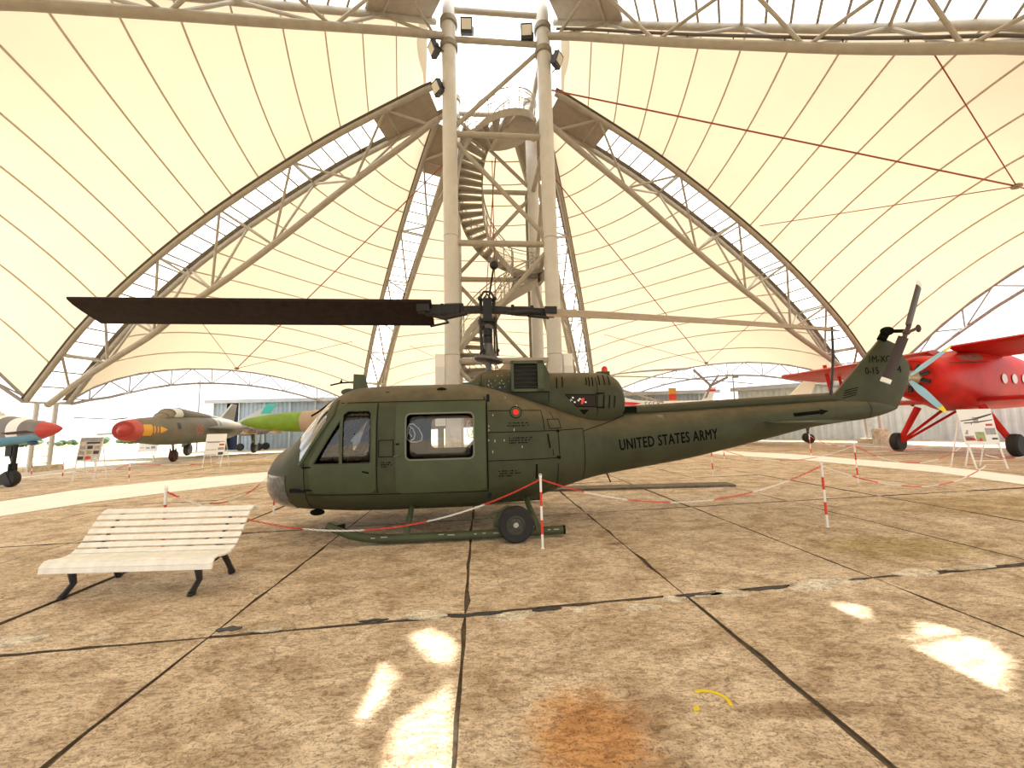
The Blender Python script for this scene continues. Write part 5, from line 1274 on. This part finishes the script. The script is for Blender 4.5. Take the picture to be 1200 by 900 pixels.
can.mb([2.3 + .22 * k for k in range(7)], None, nr=28, caps=False).build('windscreen', mat('brown frame paint', (.20, .15, .10), .5), jet, ang=1.2)
can.mb([4.5 + .28 * k for k in range(31)], None, nr=28).build('spine', M_camo, jet, ang=1.2)
can.mb([3.62 + .15 * k for k in range(7)], None, nr=28, caps=False).build('canopy', mat('bright canopy glass', (.62, .66, .62), .12), jet, ang=1.2)
for x in (3.1, 3.62, 4.52): MB().poly([can.pt(x, PI * k / 12) for k in range(13)], .04, 6).build('canopy_frame', M_camog, jet)
def jwing(sd):
    wing(jet, 'wing', M_camo, 6.6, 11.2, sd * .6, sd * 2.4, 1.85, 1.78, .22, 1.6, .75)
    wing(jet, 'wing', M_camo, 8.3, 11.4, sd * 2.3, sd * 6.2, 1.78, 1.62, .15, 1.2, .62)
    for y in (2.4, 4.0): MB().poly([(7.2, sd * y, 1.45), (7.7, sd * y, 1.45), (10.2, sd * y, 1.45)], [.02, .09, .06], 8).bar((8.4, sd * y, 1.5), (10.4, sd * y, 1.5), .07, .28).build('pylon', M_tan, jet)
    MB().tube((11.4, sd * 2.0, .42), (11.4, sd * 1.8, 1.7), .09, 8).bar((11.2, sd * 2.2, .60), (11.2, sd * 2.1, 1.65), .10, .55, (1, 0, 0)).build('gear_leg', M_camog, jet)
    wheel(jet, (11.4, sd * 2.05, .42), .42, .15)
jwing(-1); jwing(1)
MB().tube((4.6, 0, .33), (4.4, 0, 1.2), .06, 8).bar((4.58, .18, .33), (4.5, .12, .75), .06, .05).bar((4.58, -.18, .33), (4.5, -.12, .75), .06, .05).build('nose_gear_leg', M_camog, jet)
wheel(jet, (4.6, 0, .33), .33, .12, m=mat('dark red wheel', (.05, .015, .012), .7))
MB().prism([(10.6, 2.4), (13.4, 2.3), (13.9, 3.7), (13.0, 3.7)], -.06, .06, Matrix(((1, 0, 0, 0), (0, 0, 1, 0), (0, 1, 0, 0), (0, 0, 0, 1)))).build('tail_fin', M_camo, jet, False)
MB().tube((-.2, .25, 2.28), (-2.6, .25, 2.30), .02, 6).tube((.7, .25, 2.36), (-.2, .25, 2.28), .03, 6).build('pitot_probe', M_camog, jet)
nb = MB(); text_mb('05', .72, lambda u, v: JH.side(5.35 + u * 1.2, 1.52 + v, -1, .012), m=nb); nb.build('side_number', mat('faded orange number', (.50, .12, .07), .6), jet)

jet2 = thing('fighter_jet', 'tan jet with a lime green pointed nose behind the helicopter windscreen', 'aeroplane', (-13.5, 19.7, 0), math.atan2(.06, .99))
J2 = Hull([(0, 2.02, 2.06, .02, 2), (.15, 1.92, 2.14, .11, 2), (.7, 1.74, 2.28, .27, 2), (1.5, 1.60, 2.40, .40, 2), (2.4, 1.52, 2.48, .48, 2), (3.05, 1.49, 2.50, .51, 2)])
J2.mb(ns=40, nr=36).build('radome', M_lime, jet2, ang=1.2)
J3 = Hull([(3.05, 1.49, 2.50, .51, 2), (4.0, 1.42, 2.58, .58, 2.2), (5.2, 1.40, 2.62, .8, 2.6), (10, 1.45, 2.6, .85, 2.6), (14, 1.6, 2.5, .6, 2)])
J3.mb(ns=40, nr=36).build('fuselage', M_tan, jet2, ang=1.2)
cn = Hull([(4.1, 2.35, 2.55, .12, 2), (4.9, 2.4, 2.95, .36, 2.2), (6.0, 2.4, 3.0, .38, 2.2), (8, 2.4, 2.75, .3, 2)]); cn.mb(ns=24, nr=24).build('canopy', mat('tan canopy frame', (.40, .30, .20), .5), jet2, ang=1.2)
for sd in (-1, 1): wing(jet2, 'wing', M_tan, 6.0, 9.5, sd * .6, sd * 3.9, 2.2, 2.2, .2, 1.6, .5)
MB().tube((4.3, 0, .3), (4.5, 0, 1.5), .06, 8).build('nose_gear_leg', M_camog, jet2); wheel(jet2, (4.3, 0, .3), .3, .1)
for sd in (-1, 1):
    MB().tube((8.2, sd * 1.2, .4), (8.2, sd * .8, 1.5), .08, 8).build('gear_leg', M_camog, jet2); wheel(jet2, (8.2, sd * 1.3, .4), .4, .12)
MB().bar((3.6, -.75, 0), (4.15, -.75, 2.1), .05, .05).bar((3.6, -1.1, 0), (4.15, -1.1, 2.1), .05, .05).build('boarding_ladder', mat('pale ladder', (.62, .50, .38), .6), jet2, False)
MB().prism([(11, 2.5), (14, 2.4), (14.6, 4.8), (13.2, 4.8)], -.06, .06, Matrix(((1, 0, 0, 0), (0, 0, 1, 0), (0, 1, 0, 0), (0, 0, 0, 1)))).build('tail_fin', M_tan, jet2, False)

M_jg = mat('grey jet paint', (0.19, 0.17, 0.165), 0.5, 0, .15, 1.5); M_jw = mat('white jet stripe', (.86, .85, .82), .5); M_jb = mat('sky blue belly paint', (0.16, 0.38, 0.58), 0.5)
jet3 = thing('trainer_jet', 'grey and white striped jet with red nose and blue belly', 'aeroplane', (-14.72, 13.0, 0), PI - .05)
T3 = Hull([(0, 1.82, 1.87, .02, 2), (.15, 1.72, 1.95, .10, 2), (.5, 1.58, 2.06, .22, 2), (.95, 1.45, 2.14, .33, 2.1), (1.6, 1.34, 2.26, .44, 2.2), (2.6, 1.24, 2.36, .54, 2.3), (5, 1.18, 2.4, .62, 2.3), (9, 1.5, 2.2, .4, 2)])
def belly(x): return 1.70 - .05 * x
for (x0, x1, m_) in ((0, .62, M_nred), (.62, 1.10, M_jg), (1.10, 1.42, M_jw), (1.42, 1.78, M_jg), (1.78, 2.05, M_jw), (2.05, 9, M_jg)):
    T3.mb([x0 + (x1 - x0) * k / (8 if x1 < 3 else 30) for k in range((8 if x1 < 3 else 30) + 1)], None, nr=36, caps=False, keep=(lambda x, y, z: z > belly(x)) if x0 > .3 else None).build('fuselage_band' if x0 else 'nose_tip', m_, jet3, ang=1.2)
T3.mb([.62 + .12 * k for k in range(70)], None, nr=36, caps=False, keep=lambda x, y, z: z <= belly(x) + .02).build('belly', M_jb, jet3, ang=1.2)
for sd in (-1, 1):
    f = lambda s, z, o=0.0, sd=sd: T3.side(s, z, sd, o)
    plate([(.6, 1.72), (1.65, 1.66), (1.65, 1.73), (.6, 1.83)], None, f, .008, 24, 2).build('dark_stripe', mat('dark stripe paint', (.05, .03, .03), .6), jet3)
    wing(jet3, 'wing', M_jb, 4.0, 5.6, sd * .5, sd * 1.5, 1.4, 1.45, .16, .2, .7)
    MB().tube((4.6, sd * 1.2, .3), (4.5, sd * 1.1, 1.4), .06, 8).build('gear_leg', M_hub, jet3); wheel(jet3, (4.6, sd * 1.28, .3), .3, .1)
MB().tube((1.62, 0, .30), (1.56, 0, 1.35), .06, 10).tube((1.60, .09, .25), (1.60, .09, .75), .03, 8).tube((1.6, -.09, .25), (1.6, -.09, .75), .03, 8).tube((1.85, 0, 1.3), (1.6, 0, .7), .03, 8).box((1.72, 0, 1.15), (.22, .14, .34)).build('nose_gear_leg', M_hub, jet3)
wheel(jet3, (1.62, .0, .27), .27, .10)
MB().prism([(1.45, .1), (2.0, .05), (1.95, .35), (1.7, .5)], -.12, .12, Matrix(((1, 0, 0, 0), (0, 0, 1, 0), (0, 1, 0, 0), (0, 0, 0, 1)))).build('mud_guard', M_black, jet3, False)
MB().sphere((.98, 0, 1.40), .10, 10, 8, (1.6, .9, .8)).build('landing_lamp', mat('dark blue lamp', (.03, .08, .16), .4), jet3)
cn = Hull([(2.1, 2.2, 2.32, .1, 2), (2.8, 2.25, 2.75, .32, 2.2), (4.8, 2.25, 2.8, .34, 2.2), (5.6, 2.2, 2.4, .2, 2)]); cn.mb(ns=20, nr=24).build('canopy', MATS['bright canopy glass'], jet3, ang=1.2)
MB().prism([(7, 2.2), (8.8, 2.1), (9.4, 4.2), (8.4, 4.2)], -.05, .05, Matrix(((1, 0, 0, 0), (0, 0, 1, 0), (0, 1, 0, 0), (0, 0, 0, 1)))).build('tail_fin', M_jg, jet3, False)

# far jet with teal fin tip, seen above the camouflaged wing
jf = thing('delta_jet', 'pale far jet with a teal tail fin tip before the hangar', 'aeroplane', (-25.2, 32.6, 0), math.radians(8))
V = Matrix(((1, 0, 0, 0), (0, 0, 1, 0), (0, 1, 0, 0), (0, 0, 0, 1)))
JF = Hull([(1.9, 1.5, 1.9, .2, 2), (3, 1.2, 2.2, .5, 2), (5.2, 1.4, 2.1, .4, 2)]); JF.mb(ns=14, nr=20).build('fuselage', M_jg, jf, ang=1.2)
fb = MB().prism([(1.6, 1.9), (4.4, 1.9), (5.3, 3.55), (4.45, 3.55)], -.05, .05, V).build('tail_fin', mat('pale grey fin', (.42, .45, .42), .5), jf, False)
MB().prism([(4.2, 3.0), (4.95, 3.0), (5.42, 3.80), (4.6, 3.80)], -.062, .062, V).build('fin_tip', M_teal, fb, False)
for x, y in ((2.7, 0), (4.4, -.6), (4.4, .6)): MB().tube((x, y, .3), (x, y * .5, 1.4), .05, 6).build('gear_leg', M_camog, jf); wheel(jf, (x, y, .3), .3, .1)

# ------------------------------------------------------------------ white helicopter and cream jet behind the tail boom
M_mw = mat('white helicopter paint', (.84, .84, .82), .4); M_mb = mat('grey rotor blade', (.26, .23, .21), .6)
h2 = thing('white_helicopter', 'white helicopter with a red stripe and long drooping rotor blades behind the tail boom', 'helicopter', (5.2, 26.2, 0), math.radians(2))
HH = Hull([(-2.6, 1.2, 1.7, .3, 2), (-2.0, .8, 2.5, .7, 2.2), (-1.0, .7, 3.1, .85, 2.4), (1.0, .7, 3.25, .85, 2.4), (2.0, 1.1, 3.2, .7, 2.2), (2.9, 1.75, 2.98, .42, 2), (4.4, 2.1, 2.86, .28, 2), (7.7, 2.5, 2.85, .16, 2)])
HH.mb(ns=60, nr=32).build('fuselage', M_mw, h2, ang=1.2)
fH = lambda s, z, o=0.0: HH.side(s, z, -1, o)
plate([(1.2, 2.62), (3.25, 2.62), (3.25, 2.80), (1.2, 2.86)], None, fH, .012, 30, 2).build('red_stripe', mat('clear red stripe', (.75, .02, .03), .5), h2)
text_mb('CCCP', .34, lambda u, v: fH(3.45 + u * 1.15, 2.60 + v, .012)).build('side_lettering', M_sten, h2)
MB().box((.8, 0, 3.45), (2.6, .9, .5)).build('engine_housing', M_mw, h2, False)
MB().tube((.9, 0, 3.6), (.9, 0, 4.55), .10, 10).sphere((.9, 0, 4.55), .22, 10, 6).build('rotor_hub', M_mb, h2)
def fblade(az, L, z1, m_=None):
    d = Vector((math.cos(az), math.sin(az), 0)); s = Vector((-d.y, d.x, 0)); vs = []
    n = 8
    for i in range(n + 1):
        t = i / n; p = Vector((.9, 0, 4.6)) + d * (.3 + (L - .3) * t) + Vector((0, 0, (z1 - 4.6) * t ** 1.6))
        for q in (-.2, .2):
            for h in (-.018, .018): vs.append(p + s * q + Vector((0, 0, h + q * .25)))
    fs = []
    for i in range(n): fs += [(4 * i, 4 * i + 1, 4 * i + 5, 4 * i + 4), (4 * i + 2, 4 * i + 3, 4 * i + 7, 4 * i + 6), (4 * i, 4 * i + 2, 4 * i + 6, 4 * i + 4), (4 * i + 1, 4 * i + 3, 4 * i + 7, 4 * i + 5)]
    fs += [(0, 1, 3, 2), (4 * n, 4 * n + 1, 4 * n + 3, 4 * n + 2)]
    MB().add(vs, fs).build('rotor_blade', m_ or M_mb, h2)
fblade(math.radians(4), 10.6, 3.95); fblade(math.radians(-70), 7.2, 4.1); fblade(math.radians(185), 7.2, 4.2)
MB().bar((1.4, -.75, 3.75), (4.6, -.5, 2.75), .10, .12).build('tail_brace', mat('beige spar', (.42, .36, .30), .6), h2, False)
MB().prism([(7.3, 2.6), (8.0, 2.6), (8.45, 3.7), (7.95, 3.7)], -.05, .05, V).build('tail_fin', M_mw, h2, False)
MB().prism([(7.75, 3.42), (8.36, 3.42), (8.42, 3.56), (7.83, 3.56)], -.06, .06, V).build('fin_band', mat('clear red stripe', (.75, .02, .03), .5), h2, False)
MB().bar((8.0, -.2, 3.80), (6.9, -.2, 4.9), .04, .16).bar((8.0, -.2, 3.80), (9.2, -.2, 4.35), .04, .16).sphere((8.0, -.15, 3.8), .12, 8, 6).build('tail_rotor', M_mb, h2, False)
MB().bar((8.0, -.2, 3.8), (8.6, -.2, 4.5), .04, .12).bar((8.0, -.2, 3.8), (7.6, -.2, 3.0), .04, .12).build('tail_rotor', M_mb, h2, False)
for x, y in ((-1.9, 0), (.9, -1.2), (.9, 1.2)): MB().tube((x, y, .25), (x, y * .6, 1.0), .05, 6).build('gear_leg', M_mb, h2); wheel(h2, (x, y, .25), .25, .09)
mk = thing('marker_post', 'upright post striped orange and red beside the grey hangar', 'post', (11.15, 27.6, 0))
for k in range(9): MB().box((0, 0, .25 + k * .42), (.50, .10, .42)).build('band', (M_nyel, M_red)[k % 2], mk, False)
cj = thing('cream_jet', 'cream coloured plane with a swept fin behind the helicopter tail boom', 'aeroplane', (15.3, 24.2, 0), math.radians(4))
M_cream = mat('cream aircraft paint', (.82, .78, .64), .5)
CJ = Hull([(-4.5, 1.25, 1.5, .1, 2), (-3.4, 1.05, 1.85, .45, 2), (-1.5, 1.0, 2.05, .6, 2.2), (1, 1.0, 1.98, .55, 2), (3.0, 1.1, 1.55, .3, 2), (3.6, 1.18, 1.45, .12, 2)])
CJ.mb(ns=30, nr=28).build('fuselage', M_cream, cj, ang=1.2)
MB().prism([(.4, 1.85), (2.3, 1.6), (3.5, 3.75), (2.75, 3.8)], -.05, .05, V).build('tail_fin', M_cream, cj, False)
for sd in (-1, 1): wing(cj, 'wing', M_cream, -1.2, .5, sd * .4, sd * 2.8, 1.2, 1.25, .14, .5, .5)
for x, y in ((-3.0, 0), (2.3, -.5), (3.2, .8)): MB().tube((x, y, .28), (x, y * .6, 1.15), .06, 6).build('gear_leg', M_eng, cj); wheel(cj, (x, y, .28), .28, .10)
